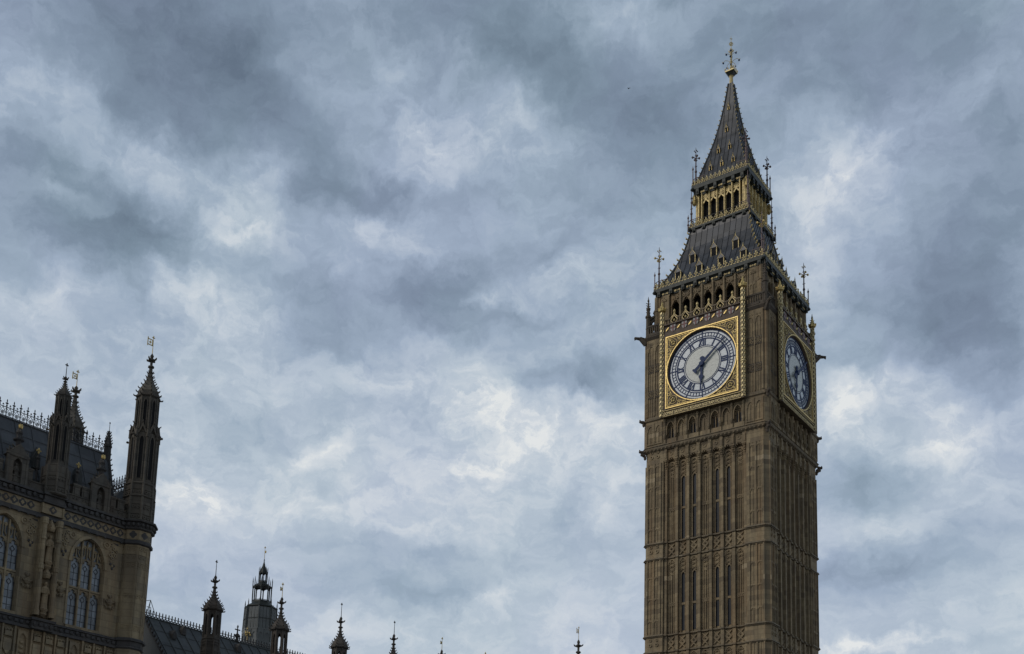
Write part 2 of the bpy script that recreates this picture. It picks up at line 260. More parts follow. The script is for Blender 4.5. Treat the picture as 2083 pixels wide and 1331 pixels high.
# ------------------------------------------------------------------ mesh helpers
class MB:
    def __init__(s): s.v = []; s.f = []; s.M = Matrix()
    def add(s, vs, fs):
        n = len(s.v); s.v += [tuple(s.M @ Vector(v)) for v in vs]; s.f += [tuple(i+n for i in f) for f in fs]
    def box(s, x0, x1, y0, y1, z0, z1):
        s.add([(x0, y0, z0), (x1, y0, z0), (x1, y1, z0), (x0, y1, z0), (x0, y0, z1), (x1, y0, z1), (x1, y1, z1), (x0, y1, z1)],
              [(0, 3, 2, 1), (4, 5, 6, 7), (0, 1, 5, 4), (1, 2, 6, 5), (2, 3, 7, 6), (3, 0, 4, 7)])
    def xz(s, pts, y0, y1):
        n = len(pts)
        s.add([(x, y0, z) for x, z in pts]+[(x, y1, z) for x, z in pts],
              [tuple(range(n)), tuple(range(2*n-1, n-1, -1))]+[(i, i+n, (i+1) % n+n, (i+1) % n) for i in range(n)])
    def xy(s, pts, z0, z1, pts2=None):
        n = len(pts); q = pts2 or pts
        s.add([(x, y, z0) for x, y in pts]+[(x, y, z1) for x, y in q],
              [tuple(range(n-1, -1, -1)), tuple(range(n, 2*n))]+[(i, (i+1) % n, (i+1) % n+n, i+n) for i in range(n)])
    def loft(s, rings, cap=True):
        n = len(rings[0]); vs = [p for r in rings for p in r]; fs = []
        for k in range(len(rings)-1):
            for i in range(n): fs.append((k*n+i, k*n+(i+1) % n, (k+1)*n+(i+1) % n, (k+1)*n+i))
        if cap: fs += [tuple(range(n-1, -1, -1)), tuple(range((len(rings)-1)*n, len(rings)*n))]
        s.add(vs, fs)
    def square_loft(s, prof, cx=0, cy=0):
        s.loft([[(cx-h, cy-h, z), (cx+h, cy-h, z), (cx+h, cy+h, z), (cx-h, cy+h, z)] for z, h in prof])
    def lathe(s, cx, cy, prof, n=8, rot=0.0):
        s.loft([[(cx+max(r, .001)*math.cos(rot+2*math.pi*i/n), cy+max(r, .001)*math.sin(rot+2*math.pi*i/n), z) for i in range(n)] for z, r in prof])
    def bar(s, a, b, wd, dp=None):
        a = Vector(a); b = Vector(b); d = (b-a)
        if d.length < 1e-6: return
        d.normalize(); up = Vector((0, 1, 0)) if abs(d.y) < .9 else Vector((0, 0, 1))
        e = d.cross(up).normalized(); g = d.cross(e); dp = dp or wd
        e = e*wd/2; g = g*dp/2
        s.add([a-e-g, a+e-g, a+e+g, a-e+g, b-e-g, b+e-g, b+e+g, b-e+g], [(0, 1, 2, 3), (7, 6, 5, 4), (0, 4, 5, 1), (1, 5, 6, 2), (2, 6, 7, 3), (3, 7, 4, 0)])
    def tube(s, a, b, r0, r1=None, n=6):
        a = Vector(a); b = Vector(b); d = (b-a).normalized(); r1 = r0 if r1 is None else r1
        up = Vector((0, 0, 1)) if abs(d.z) < .9 else Vector((1, 0, 0)); e = d.cross(up).normalized(); g = d.cross(e)
        ring = lambda c, r: [tuple(c+e*r*math.cos(2*math.pi*i/n)+g*r*math.sin(2*math.pi*i/n)) for i in range(n)]
        s.loft([ring(a, r0), ring(b, r1)])
    def path(s, pts, r, n=5):
        for a, b in zip(pts, pts[1:]): s.tube(a, b, r, r, n)
    def blob(s, c, rx, ry=None, rz=None, n=6):
        ry = ry or rx; rz = rz or rx
        s.loft([[(c[0]+rx*q*math.cos(2*math.pi*i/n), c[1]+ry*q*math.sin(2*math.pi*i/n), c[2]+rz*h) for i in range(n)] for h, q in ((-1, .05), (-.6, .75), (0, 1), (.6, .75), (1, .05))])
    def ring(s, cx, cz, r0, r1, y0, y1, n=32):
        vs = []; fs = []
        for i in range(n):
            a = 2*math.pi*i/n; c, q = math.cos(a), math.sin(a)
            vs += [(cx+r0*c, y0, cz+r0*q), (cx+r1*c, y0, cz+r1*q), (cx+r0*c, y1, cz+r0*q), (cx+r1*c, y1, cz+r1*q)]
        for i in range(n):
            a = 4*i; b = 4*((i+1) % n)
            fs += [(a, a+1, b+1, b), (a+1, a+3, b+3, b+1), (a+2, b+2, b+3, a+3), (a, b, b+2, a+2)]
        s.add(vs, fs)
    def crocket(s, p, d, sz):
        """leaf curling outwards and up from an edge"""
        p = Vector(p); d = Vector(d).normalized(); q = p+d*sz*.75+Vector((0, 0, sz*.1)); t = q+Vector((0, 0, sz*.45))+d*sz*.25
        s.tube(p-d*sz*.3, q, sz*.30, sz*.26, 5); s.tube(q, t, sz*.30, sz*.10, 5)
    def fleur(s, x, y, z, h, along='x'):
        """upright three-leaved crest ornament"""
        wv = Vector((1, 0, 0)) if along == 'x' else Vector((0, 1, 0)); b = Vector((x, y, z))
        s.tube(b, b+Vector((0, 0, h)), h*.10, h*.03, 4)
        s.blob(b+Vector((0, 0, h*.78)), h*.13, h*.13, h*.24, 5)
        for q in (-1, 1): s.blob(b+wv*q*h*.20+Vector((0, 0, h*.50)), h*.13, h*.12, h*.15, 5)
    def rot4(s):
        v, f = list(s.v), list(s.f)
        for k in (1, 2, 3):
            c, q = ((0, 1), (-1, 0), (0, -1))[k-1]; n = len(s.v)
            s.v += [(c*x-q*y, q*x+c*y, z) for x, y, z in v]; s.f += [tuple(i+n for i in g) for g in f]
        return s
    def arch(s, x0, x1, z0, z1, cx, hw, zs, za, y0, y1, n=6, e=.45):
        """wall piece with a pointed opening that starts at z0"""
        ptsL, ptsR = arch_pts(cx, hw, zs, za, n, e)
        s.xz([(x0, z0), (cx-hw, z0)]+ptsL+[(cx, z1), (x0, z1)], y0, y1)
        s.xz([(x1, z0), (x1, z1), (cx, z1)]+ptsR[::-1]+[(cx+hw, z0)], y0, y1)
    def obj(s, name, mat, parent=None, loc=(0, 0, 0)):
        me = bpy.data.meshes.new(name); me.from_pydata(s.v, [], s.f); me.materials.append(M[mat] if isinstance(mat, str) else mat)
        me.update()
        o = bpy.data.objects.new(name, me); col.objects.link(o); o.parent = parent; o.location = loc
        return o
def arch_pts(cx, hw, zs, za, n=6, e=.45):
    q = e*hw; tm = math.acos(q/(hw+q)); L = []; Rr = []
    for i in range(n+1):
        th = tm*i/n; x = (hw+q)*math.cos(th)-q; z = zs+(za-zs)*math.sin(th)/math.sin(tm)
        L.append((cx-x, z)); Rr.append((cx+x, z))
    return L, Rr
def tag(o, label=None, cat=None, group=None, kind=None):
    for k, v in (('label', label), ('category', cat), ('group', group), ('kind', kind)):
        if v: o[k] = v
    return o
def empty(name, loc=(0, 0, 0), rz=0.0, parent=None):
    o = bpy.data.objects.new(name, None); col.objects.link(o); o.location = loc; o.rotation_euler = (0, 0, rz); o.parent = parent
    o.empty_display_size = 0.5
    return o
KIDS = {}
def kids(o): return [c for c in bpy.data.objects if c.parent == o]
def copy_tree(o, parent, dz=None, loc=None):
    c = o.copy(); col.objects.link(c); c.parent = parent
    if dz is not None: c.rotation_euler = (0, 0, dz)
    if loc is not None: c.location = loc
    for k in kids(o): copy_tree(k, c)
    return c
def four(o):
    return [o]+[copy_tree(o, o.parent, k*math.pi/2) for k in (1, 2, 3)]

# ------------------------------------------------------------------ ground
g = MB(); g.box(-3000, 3000, -3000, 3000, -0.5, 0.0)
mg, t, b = new_mat('worn_paving')
ob = t.node('ShaderNodeTexCoord').outputs['Object']
t.put(b.inputs['Base Color'], t.mix(t.noise(ob, 0.4, 6.0, 0.6), (.10, .10, .10, 1), (.17, .165, .155, 1))); b.inputs['Roughness'].default_value = 0.85
tag(g.obj('ground', mg), kind='structure')

# ================================================================== CLOCK TOWER
T = empty('clock_tower')
tag(T, 'tall square gothic clock tower of brown stone with gilded dials and iron spire', 'clock tower')
PB = 1.162                                            # bay pitch
TOP = (0.10, 0.08, 0.0)                               # the upper works lean by a hand's breadth
def pier_poly(W, c, inner): return [(-W, -W+c), (-W+c, -W), (-inner, -W), (-inner, -inner), (-W, -inner)]
LEVELS = [(1.0, 8.6), (10.35, 17.75), (19.55, 26.95), (28.75, 36.20), (37.95, 46.05)]
WINS = [(2.0, 4.6, 5.0, 7.0), (10.6, 13.2, 13.5, 16.3), (19.8, 22.3, 22.6, 25.5), (29.0, 31.5, 31.75, 34.7), (38.1, 41.1, 41.35, 44.4)]
sh = MB(); sh.box(-5.75, 5.75, -5.75, 5.75, 0, 47.4); n_core = len(sh.v)
fr = MB()
for li, (z0, z1) in enumerate(LEVELS):
    for k in range(8):
        x = (k-3.5)*PB
        fr.box(x-.13, x+.13, -6.16, -5.70, z0, z1)
        for q in (-.235, .235):
            if abs(x+q) < 4.2: fr.box(x+q-.045, x+q+.045, -5.95, -5.70, z0+.15, z1-.1)
    for k in range(7):
        cx = (k-3)*PB
        win = k in (1, 2, 4, 5); zt = WINS[li][3]
        if win:
            for q in (-1, 1): fr.box(cx+q*.30-.12, cx+q*.30+.12, -5.855, -5.70, z0+.03, zt)
            fr.box(cx-.43, cx+.43, -5.853, -5.70, zt+.10, z1-.01)
        else: fr.box(cx-.43, cx+.43, -5.853, -5.70, z0+.03, z1-.01)
        if win:
            for q in (-.215, .215): fr.box(cx+q-.035, cx+q+.035, -5.90, -5.70, z0+.05, zt)
            L, Rr = arch_pts(cx, .18, zt-.28, zt, 4); L2, R2 = arch_pts(cx, .25, zt-.28, zt+.12, 4)
            fr.xz(L2+R2[::-1]+Rr+L[::-1], -5.905, -5.70)
            zm = WINS[li][1]; fr.box(cx-.18, cx+.18, -5.84, -5.70, zm, zm+.22)
        else:
            for q in (-.20, 0, .20): fr.box(cx+q-.035, cx+q+.035, -5.93-.02*(q == 0), -5.70, z0+.05, z1-1.2)
            zm = (z0+z1)/2-.9
            for q in (-.085, .085):
                fr.ring(cx+q*2, zm, .06, .13, -5.965, -5.70, 8); fr.box(cx+q*2-.14, cx+q*2+.14, -5.94, -5.70, zm+.15, zm+.25)
        # tracery in the head of every bay
        zh = max(zt+.15, z1-1.75) if win else z1-1.75
        for j in range(4):
            zz = zh+.2+j*.40
            if zz > z1-.15: break
            for q in (-.13, .13): fr.ring(cx+q, zz, .05, .115, -5.935-.012*j, -5.70, 8)
            fr.bar((cx-.26, -5.86, zz-.18), (cx+.26, -5.86, zz+.2), .05, .12); fr.bar((cx+.26, -5.863, zz-.18), (cx-.26, -5.863, zz+.2), .05, .12)
        fr.arch(cx-.45, cx+.45, z1-.62, z1-.02, cx, .30, z1-.5, z1-.14, -5.985, -5.70, 4)
    if li < 4:                                        # panelled band above this level
        zb0, zb1 = z1+.16, LEVELS[li+1][0]-.16
        for k in range(8):
            x = (k-3.5)*PB; fr.box(x-.16, x+.16, -6.13, -5.70, zb0, zb1)
        for k in range(7):
            cx = (k-3)*PB; fr.box(cx-.42, cx+.42, -5.90, -5.70, zb0, zb1)
            for a, c in ((-.30, .30), (.30, -.30)):
                fr.bar((cx+a, -5.95, zb0+.18), (cx+c, -5.952, zb0+.75), .09, .14); fr.bar((cx+c, -5.95, zb0+.75), (cx+a, -5.952, zb1-.15), .09, .14)
            fr.ring(cx, zb0+.75, .10, .20, -5.99, -5.88, 8)
# corbelled head of the shaft
for k in range(8):
    x = (k-3.5)*PB
    fr.box(x-.17, x+.17, -6.36, -5.70, 46.15, 47.30); fr.box(x-.12, x+.12, -6.40, -6.30, 46.35, 47.1)
    for j in range(4): fr.blob((x, -6.12, 46.05-.22*j), .20-.03*j, .28-.05*j, .14, 6)
for k in range(7):
    cx = (k-3)*PB
    fr.arch(cx-.45, cx+.45, 45.6, 47.3, cx, .40, 45.9, 46.45, -6.20, -5.70, 6)
    for j in range(5):
        th = R(20+35*j); px, pz = cx+.40*math.cos(th), 45.92+.45*math.sin(th)
        fr.xz([(px-.07, pz+.05), (px+.07, pz+.05), (cx+(px-cx)*.62, 45.92+(pz-45.92)*.66)], -6.17, -6.0)
    fr.ring(cx, 46.85, .10, .2, -6.25, -6.15, 8); fr.box(cx-.33, cx+.33, -6.235, -6.19, 47.08, 47.16)
fr.rot4(); sh.v += fr.v; sh.f += [tuple(i+n_core for i in q) for q in fr.f]
sh.obj('shaft', 'stone', T)
# corner piers
pr = MB()
pr.xy(pier_poly(6.32, .38, 4.26), 0, 47.35)
for (z0, z1) in LEVELS:
    for xx in (-5.90, -5.54, -5.20, -4.87, -4.53):
        for sw in (0, 1):
            for dx in (-.0, ):
                hw_ = .03 if xx in (-5.54, -4.87) else .06; a = (xx-hw_, xx+hw_, -6.37 if hw_ < .05 else -6.42, -6.30)
                if sw == 0: pr.box(a[0], a[1], a[2], a[3], z0, z1)
                else: pr.box(a[2], a[3], a[0], a[1], z0, z1)
    zz = z0+1.1
    while zz < z1-.3:
        for (xa, xb) in ((-5.80, -5.28), (-5.12, -4.63)):
            for sw in (0, 1):
                L, Rr = arch_pts((xa+xb)/2, (xb-xa)/2, zz, zz+.25, 3)
                if sw == 0:
                    pr.xz([(xa, zz+.36)]+L+Rr[::-1]+[(xb, zz+.36)], -6.375, -6.30)
                else:
                    keep = pr.M; pr.M = Matrix(((0, 1, 0, 0), (1, 0, 0, 0), (0, 0, 1, 0), (0, 0, 0, 1)))
                    pr.xz([(xa, zz+.36)]+L+Rr[::-1]+[(xb, zz+.36)], -6.375, -6.30); pr.M = keep
        zz += 2.15
for z in (8.9, 18.0, 27.3, 36.6, 46.3):               # quatrefoils of the bands, and canopies at the top
    for xx in (-5.54, -4.87):
        pr.ring(xx, z+.45, .09, .19, -6.40, -6.30, 8); pr.ring(xx, z+.92, .07, .15, -6.39, -6.30, 8)
four(pr.obj('corner_pier', 'stone', T))
# string courses
for z in (8.62, 10.19, 17.77, 19.38, 26.97, 28.58, 36.22, 37.78):
    st = MB()
    st.xy(pier_poly(6.50, .42, 4.16), z, z+.16, pier_poly(6.44, .40, 4.2)); st.xy(pier_poly(6.41, .40, 4.2), z-.10, z-.002)
    st.box(-4.159, 4.159, -6.10, -5.7, z+.012, z+.15)
    for k in range(8):
        x = (k-3.5)*PB; st.box(x-.20, x+.20, -6.25, -5.7, z+.004, z+.158)
    st.rot4(); st.obj('string_course', 'stone_trim', T)
# lancet windows, two lights each
for li, (a0, a1, b0, b1) in enumerate(WINS):
    for k in (1, 2, 4, 5):
        cx = (k-3)*PB; wn = MB()
        for (q0, q1) in ((a0, a1), (b0, b1)):
            L, Rr = arch_pts(cx, .165, q1-.28, q1, 4)
            wn.xz([(cx-.165, q0)]+L+Rr[::-1]+[(cx+.165, q0)], -5.775, -5.72)
        four(wn.obj('lancet_window', 'glass', T))

# cornice and arcade stage below the dials
co = MB()
def octo(W, c): return [(-W, -W+c), (-W+c, -W), (W-c, -W), (W, -W+c), (W, W-c), (W-c, W), (-W+c, W), (-W, W-c)]
co.xy(octo(6.36, .38), 47.30, 47.52, octo(6.55, .40)); co.xy(octo(6.55, .40), 47.522, 47.74); co.xy(octo(6.62, .42), 47.742, 47.86, octo(6.5, .4))
for k in range(30):
    x = -6.0+k*12.0/29
    for sg in (0, 1, 2, 3):
        co.M = Matrix.Rotation(sg*math.pi/2, 4, 'Z'); co.blob((x, -6.50, 47.42), .13, .10, .10, 5); co.M = Matrix()
co.obj('corbel_cornice', 'stone_trim', T)
ar = MB(); ar.box(-6.05, 6.05, -6.05, 6.05, 47.7, 50.6); f2 = MB()
for k in range(7):
    cx = (k-3)*PB
    f2.arch(cx-.45, cx+.45, 48.35, 50.45, cx, .37, 49.35, 50.02, -6.36, -5.95, 6)
    f2.box(cx-.45, cx+.45, -6.38, -5.95, 47.86, 48.34)
    L, Rr = arch_pts(cx, .37, 49.35, 50.02, 6); L2, R2 = arch_pts(cx, .445, 49.35, 50.16, 6)
    f2.xz([(cx-.445, 48.7)]+L2+R2[::-1]+[(cx+.445, 48.7), (cx+.37, 48.7)]+Rr+L[::-1]+[(cx-.37, 48.7)], -6.47, -6.30)
    if k % 2: f2.box(cx-.40, cx+.40, -6.26, -5.95, 48.3, 50.2); f2.box(cx-.03, cx+.03, -6.32, -6.2, 48.36, 49.6)
    for j in range(5):
        th = R(20+35*j); px, pz = cx+.36*math.cos(th), 49.40+.52*math.sin(th)
        f2.xz([(px-.06, pz+.04), (px+.06, pz+.04), (cx+(px-cx)*.62, 49.40+(pz-49.4)*.68)], -6.33, -6.2)
    f2.box(cx-.035, cx+.035, -6.24, -5.95, 48.36, 49.5); f2.arch(cx-.38, cx+.38, 49.2, 50.1, cx-.0, .33, 49.25, 49.62, -6.14, -6.0, 4)
for k in range(8):
    x = (k-3.5)*PB
    f2.box(x-.10, x+.10, -6.50, -5.95, 47.87, 50.42); f2.lathe(x, -6.52, [(48.3, .05), (48.55, .15), (48.75, .15), (48.9, .06), (50.0, .06), (50.1, .12), (50.3, .13)], 6)
f2.xy(pier_poly(6.46, .36, 4.22), 47.865, 50.45)
for (xa, xb) in ((-5.95, -5.28), (-5.08, -4.42)):
    for sw in (0, 1):
        if sw: f2.M = Matrix(((0, 1, 0, 0), (1, 0, 0, 0), (0, 0, 1, 0), (0, 0, 0, 1)))
        f2.box(xa-.07, xa, -6.54, -6.44, 48.0, 50.3); f2.box(xb, xb+.07, -6.54, -6.44, 48.0, 50.3); f2.box(xa, xb, -6.535, -6.44, 48.02, 48.12)
        f2.box((xa+xb)/2-.03, (xa+xb)/2+.03, -6.52, -6.44, 48.12, 49.7)
        f2.arch(xa, xb, 49.4, 50.3, (xa+xb)/2, .25, 49.6, 49.95, -6.53, -6.44, 4)
        f2.M = Matrix()
f2.rot4(); nb = len(ar.v); ar.v += f2.v; ar.f += [tuple(i+nb for i in q) for q in f2.f]
ar.obj('arcade_stage', 'stone', T)
for k in (0, 2, 4, 6):
    cx = (k-3)*PB; wn = MB()
    for q in (-.15, .15):
        L, Rr = arch_pts(cx+q, .11, 49.2, 49.42, 3)
        wn.xz([(cx+q-.11, 48.45)]+L+Rr[::-1]+[(cx+q+.11, 48.45)], -6.075, -6.02)
    four(wn.obj('arcade_window', 'glass', T))
sc2 = MB(); sc2.xy(octo(6.45, .36), 50.46, 50.56, octo(6.58, .36)); sc2.xy(octo(6.58, .36), 50.562, 50.72); sc2.xy(octo(6.50, .36), 50.722, 50.95, octo(6.44, .36))
sc2.obj('arcade_string_course', 'stone_trim', T)

# dial stage: corner piers with panels
ds = MB(); ds.box(-6.1, 6.1, -6.1, 6.1, 50.6, 60.0); f3 = MB(); QD = []
f3.xy(pier_poly(6.44, .36, 4.34), 50.90, 59.25)
for sw in (0, 1):
    if sw: f3.M = Matrix(((0, 1, 0, 0), (1, 0, 0, 0), (0, 0, 1, 0), (0, 0, 0, 1)))
    for xx in (-6.0, -5.22, -4.44): f3.box(xx-.06, xx+.06, -6.53, -6.42, 51.0, 59.1)
    for xx in (-5.61, -4.83):
        for q in (-.13, .13): f3.box(xx+q-.028, xx+q+.028, -6.49, -6.42, 51.0, 58.4)
        for zq in (53.35, 56.06):
            qd = MB(); qd.M = f3.M.copy(); qd.box(xx-.30, xx+.30, -6.50, -6.42, zq-.42, zq+.42); QD.append(qd)
            for a, c in ((-.14, .17), (.14, .17), (-.14, -.17), (.14, -.17)): f3.ring(xx+a, zq+c, .085, .135, -6.545, -6.49, 8)
            f3.ring(xx, zq, .04, .085, -6.55, -6.49, 8)
        f3.arch(xx-.32, xx+.32, 57.9, 59.1, xx, .26, 58.1, 58.5, -6.515, -6.42, 4)
        for a in (-.13, .13): f3.ring(xx+a, 58.72, .05, .12, -6.55, -6.50, 8)
    f3.M = Matrix()
f3.lathe(-6.26, -6.26, [(50.9, .15), (59.2, .15)], 8, R(22.5))
f3.rot4(); nb = len(ds.v); ds.v += f3.v; ds.f += [tuple(i+nb for i in q) for q in f3.f]
ds.obj('dial_stage', 'stone', T)
for qd in QD: four(qd.obj('recess_shade_panel', 'stone_dark', T))  # solid dark panels; shade of the piercings put into the stone colour
# heavy string and corner balustrade over the dial stage
ub = MB()
def cornerpad(W, c, inner, z0, z1, W2=None): ub.xy(pier_poly(W, c, inner), z0, z1, pier_poly(W2 or W, c, inner))
cornerpad(6.46, .36, 4.36, 59.25, 59.5, 6.62); cornerpad(6.62, .36, 4.36, 59.502, 59.62); cornerpad(6.46, .34, 4.36, 59.622, 60.0)
for sw in (0, 1):
    if sw: ub.M = Matrix(((0, 1, 0, 0), (1, 0, 0, 0), (0, 0, 1, 0), (0, 0, 0, 1)))
    ub.box(-5.7, -4.5, -6.55, -6.45, 59.70, 59.92)
    for k in range(8):
        x = -6.0+k*.23; ub.box(x-.05, x+.05, -6.40, -6.25, 60.0, 60.72); 
        if k < 7: ub.arch(x+.05, x+.18, 60.5, 60.72, x+.115, .06, 60.5, 60.66, -6.385, -6.27, 3)
    ub.box(-6.15, -4.36, -6.45, -6.22, 60.722, 60.88)
    ub.M = Matrix()
ub.box(-6.2, -4.36, -6.2, -4.36, 59.9, 60.05)
four(ub.obj('corner_balustrade', 'stone_dark', T))
# corner pinnacle with its flying buttress, carved beasts
cp = MB(); X = -6.16
cp.lathe(X, X, [(59.3, .24), (61.9, .22), (61.95, .30), (62.12, .30), (62.15, .19), (62.75, .16), (62.8, .22), (63.0, .20), (63.05, .13), (63.7, .045), (63.75, .10), (63.85, .10), (64.0, .05), (64.3, .01)], 8, R(22.5))
for z in (62.5, 63.0, 63.25, 63.5):
    for k in range(4): cp.crocket((X+.1*math.cos(R(90*k+45)), X+.1*math.sin(R(90*k+45)), z), (math.cos(R(90*k+45)), math.sin(R(90*k+45)), 0), .14)
pts = []
for i in range(9):
    a = R(180-90*i/8); pts.append((X+.15+(.62)*(1+math.cos(a)), X+.15+.62*(1+math.cos(a)), 61.05+.85*math.sin(a)))
for a, c in zip(pts, pts[1:]): cp.bar(a, c, .22, .22)
cp.bar((X+.1, X+.1, 61.75), (-5.35, -5.35, 62.55), .22, .24); cp.bar((X+.1, X+.1, 60.5), (-5.4, -5.4, 60.9), .10, .10)
cp.crocket((-5.62, -5.62, 62.35), (-1, -1, .6), .28)
cpo = cp.obj('corner_pinnacle', 'stone_dark', T); four(cpo)
gb = MB(); e = Vector((-1, -1, 0)).normalized()
p0 = Vector((-6.3, -6.3, 59.25)); p1 = p0+e*.62+Vector((0, 0, .32)); p2 = p1+e*.42+Vector((0, 0, .02)); p3 = p2+e*.16+Vector((0, 0, -.20))
gb.tube(p0-Vector((0, 0, .2)), p1, .30, .17, 6); gb.tube(p1, p2, .17, .13, 6); gb.blob(p2+e*.06, .17, .17, .16, 6); gb.tube(p2, p3, .11, .06, 5)
gb.crocket(p1+Vector((0, 0, .1)), e, .16); gb.bar(p0+e*.1+Vector((0, 0, .38)), p1+Vector((0, 0, .18)), .10, .16)
four(gb.obj('gargoyle', 'stone_dark', T))
for (zz, ww) in ((50.62, 6.42), (47.45, 6.42), (47.15, 6.3)):
    gr = MB(); p0 = Vector((-ww, -ww, zz)); p1 = p0+e*.34+Vector((0, 0, .05)); p2 = p1+e*.06+Vector((0, 0, .22))
    gr.tube(p0, p1, .20, .13, 6); gr.blob(p1, .15, .15, .15, 6); gr.tube(p1, p2, .10, .05, 5); gr.crocket(p1, e, .12); gr.blob(p0-Vector((0, 0, .25)), .16, .16, .25, 6)
    four(gr.obj('carved_grotesque', 'stone_dark', T))

# ------------------------------------------------------------------ clock faces
ZC = 55.0; H = 3.785
def clock_face():
    cf = MB()                                         # brown panel with a round hole, and the reveal behind it
    n = 72
    vs = []; fs = []
    for i in range(n):
        a = 2*math.pi*i/n; c, q = math.cos(a), math.sin(a); m = 4.06/max(abs(c), abs(q))
        vs += [(3.60*c, -6.90, ZC+3.60*q), (m*c, -6.90, ZC+m*q), (3.50*c, -6.74, ZC+3.50*q), (m*c, -6.05, ZC+m*q)]
    for i in range(n):
        a = 4*i; b = 4*((i+1) % n); fs += [(a, a+1, b+1, b), (a, b, b+2, a+2), (a+1, a+3, b+3, b+1)]
    cf.add(vs, fs)
    face = cf.obj('clock_face', 'panel', T)
    d = MB(); d.xz([(1.86*math.cos(2*math.pi*i/48), ZC+1.86*math.sin(2*math.pi*i/48)) for i in range(48)], -6.695, -6.67); d.obj('dial_centre', 'opal_mid', face)
    d = MB(); d.xz([(3.50*math.cos(2*math.pi*i/72), ZC+3.50*math.sin(2*math.pi*i/72)) for i in range(72)], -6.68, -6.655); d.obj('dial_glass', 'opal', face)
    # iron framework: rings, minute track and roman numerals
    k = MB(); RR = 3.5
    def rg(r0, r1, y=-6.44, n=72): k.ring(0, ZC, RR*r0, RR*r1, y-.27, -6.68, n)
    rg(.972, 1.0); rg(.900, .924); rg(.800, .824); rg(.735, .772, -6.443); rg(.545, .563); rg(.502, .517)
    def rad(a, r0, r1, wd, t0=0.0, t1=None, y=-6.446):
        t1 = t0 if t1 is None else t1; s_, c_ = math.sin(a), math.cos(a)
        y -= .27; k.bar((RR*r0*s_+t0*c_, y+.03, ZC+RR*r0*c_-t0*s_), (RR*r1*s_+t1*c_, y+.03, ZC+RR*r1*c_-t1*s_), wd, .06)
    for i in range(60): rad(2*math.pi*i/60, .80, .915, .05 if i % 5 else .08)
    for i in range(12): rad(2*math.pi*i/12, .745, 1.0, .10, y=-6.449)
    NUM = ['XII', 'I', 'II', 'III', 'IV', 'V', 'VI', 'VII', 'VIII', 'IX', 'X', 'XI']
    for i, s_ in enumerate(NUM):
        a = 2*math.pi*i/12; wid = {'I': .20, 'V': .38, 'X': .38}; tot = sum(wid[c] for c in s_); t = -tot/2
        for c in s_:
            m = t+wid[c]/2
            if c == 'I': rad(a, .56, .745, 0.135, m)
            elif c == 'V': rad(a, .56, .745, 0.135, m, m-.15); rad(a, .555, .745, .06, m, m+.15)
            else: rad(a, .56, .745, 0.135, m-.15, m+.15, -6.452); rad(a, .555, .745, .06, m+.15, m-.15)
            t += wid[c]
    k.obj('numeral_ring', 'blue', face)
    def hand(name, ang, prof, y, mat):
        hb = MB(); L = [(wd, r) for r, wd in prof]; pts = [(-x, r) for x, r in L]+[(x, r) for x, r in L[::-1]]
        s_, c_ = math.sin(ang), math.cos(ang)
        hb.xz([(x*c_+r*s_, ZC-x*s_+r*c_) for x, r in pts], y, y+.07)
        hb.lathe(0, 0, [(0, .01)], 3) if False else None
        return hb.obj(name, mat, face)
    hand('hour_hand', R(183.5), [(-.78, .06), (-.70, .22), (-.50, .22), (-.42, .10), (0, .15), (.8, .10), (1.05, .09), (1.22, .25), (1.40, .20), (1.58, .09), (2.0, .02)], -6.84, 'blue')
    hand('minute_hand', R(48.5), [(-1.05, .20), (-.95, .30), (-.75, .14), (-.3, .13), (0, .20), (.35, .13), (3.20, .05), (3.24, .02)], -6.95, 'blue')
    hub = MB(); hub.tube((0, -6.60, ZC), (0, -7.01, ZC), .26, .22, 16); hub.obj('hand_boss', 'blue', face)
    # gilded mouldings
    gm = MB()
    for (h0, h1, y) in ((H-.10, H, -6.99), (H-.22, H-.18, -6.95)):
        gm.box(-h1, h1, y, -6.88, ZC+h0, ZC+h1); gm.box(-h1, h1, y, -6.88, ZC-h1, ZC-h0)
        gm.box(-h1, -h0, y+.004, -6.884, ZC-h0, ZC+h0); gm.box(h0, h1, y+.004, -6.884, ZC-h0, ZC+h0)
    gm.ring(0, ZC, 3.60, 3.685, -7.005, -6.80, 72)
    gm.obj('gilded_moulding', 'gold', face)
    for sx in (-1, 1):
        for sz in (-1, 1):
            sp_ = MB()
            c = (sx*2.98, ZC+sz*2.98)
            sp_.ring(c[0], c[1], .39, .44, -6.955, -6.88, 20)
            for q in range(5): sp_.blob((c[0]+.17*math.cos(R(72*q+18)), -6.94, c[1]+.17*math.sin(R(72*q+18))), .12, .06, .12, 6)
            for (ox, oz, r) in ((.48, -.62, .17), (-.62, .48, .17), (.42, -1.05, .11), (-1.05, .42, .11), (.38, .38, .12)):
                sp_.ring(c[0]+sx*ox, c[1]+sz*oz, r*.6, r, -6.945, -6.88, 10)
            for q0, q1 in (((.40, -1.7), (.25, -.45)), ((-1.7, .40), (-.45, .25)), ((.1, .1), (.55, .55)), ((.53, -1.4), (.1, -.5)), ((-1.4, .53), (-.5, .1))):
                sp_.bar((c[0]+sx*q0[0], -6.92, c[1]+sz*q0[1]), (c[0]+sx*q1[0], -6.922, c[1]+sz*q1[1]), .05, .05)
            sp_.obj('spandrel_tracery', 'gold_dull', face)
    return face
face = clock_face()
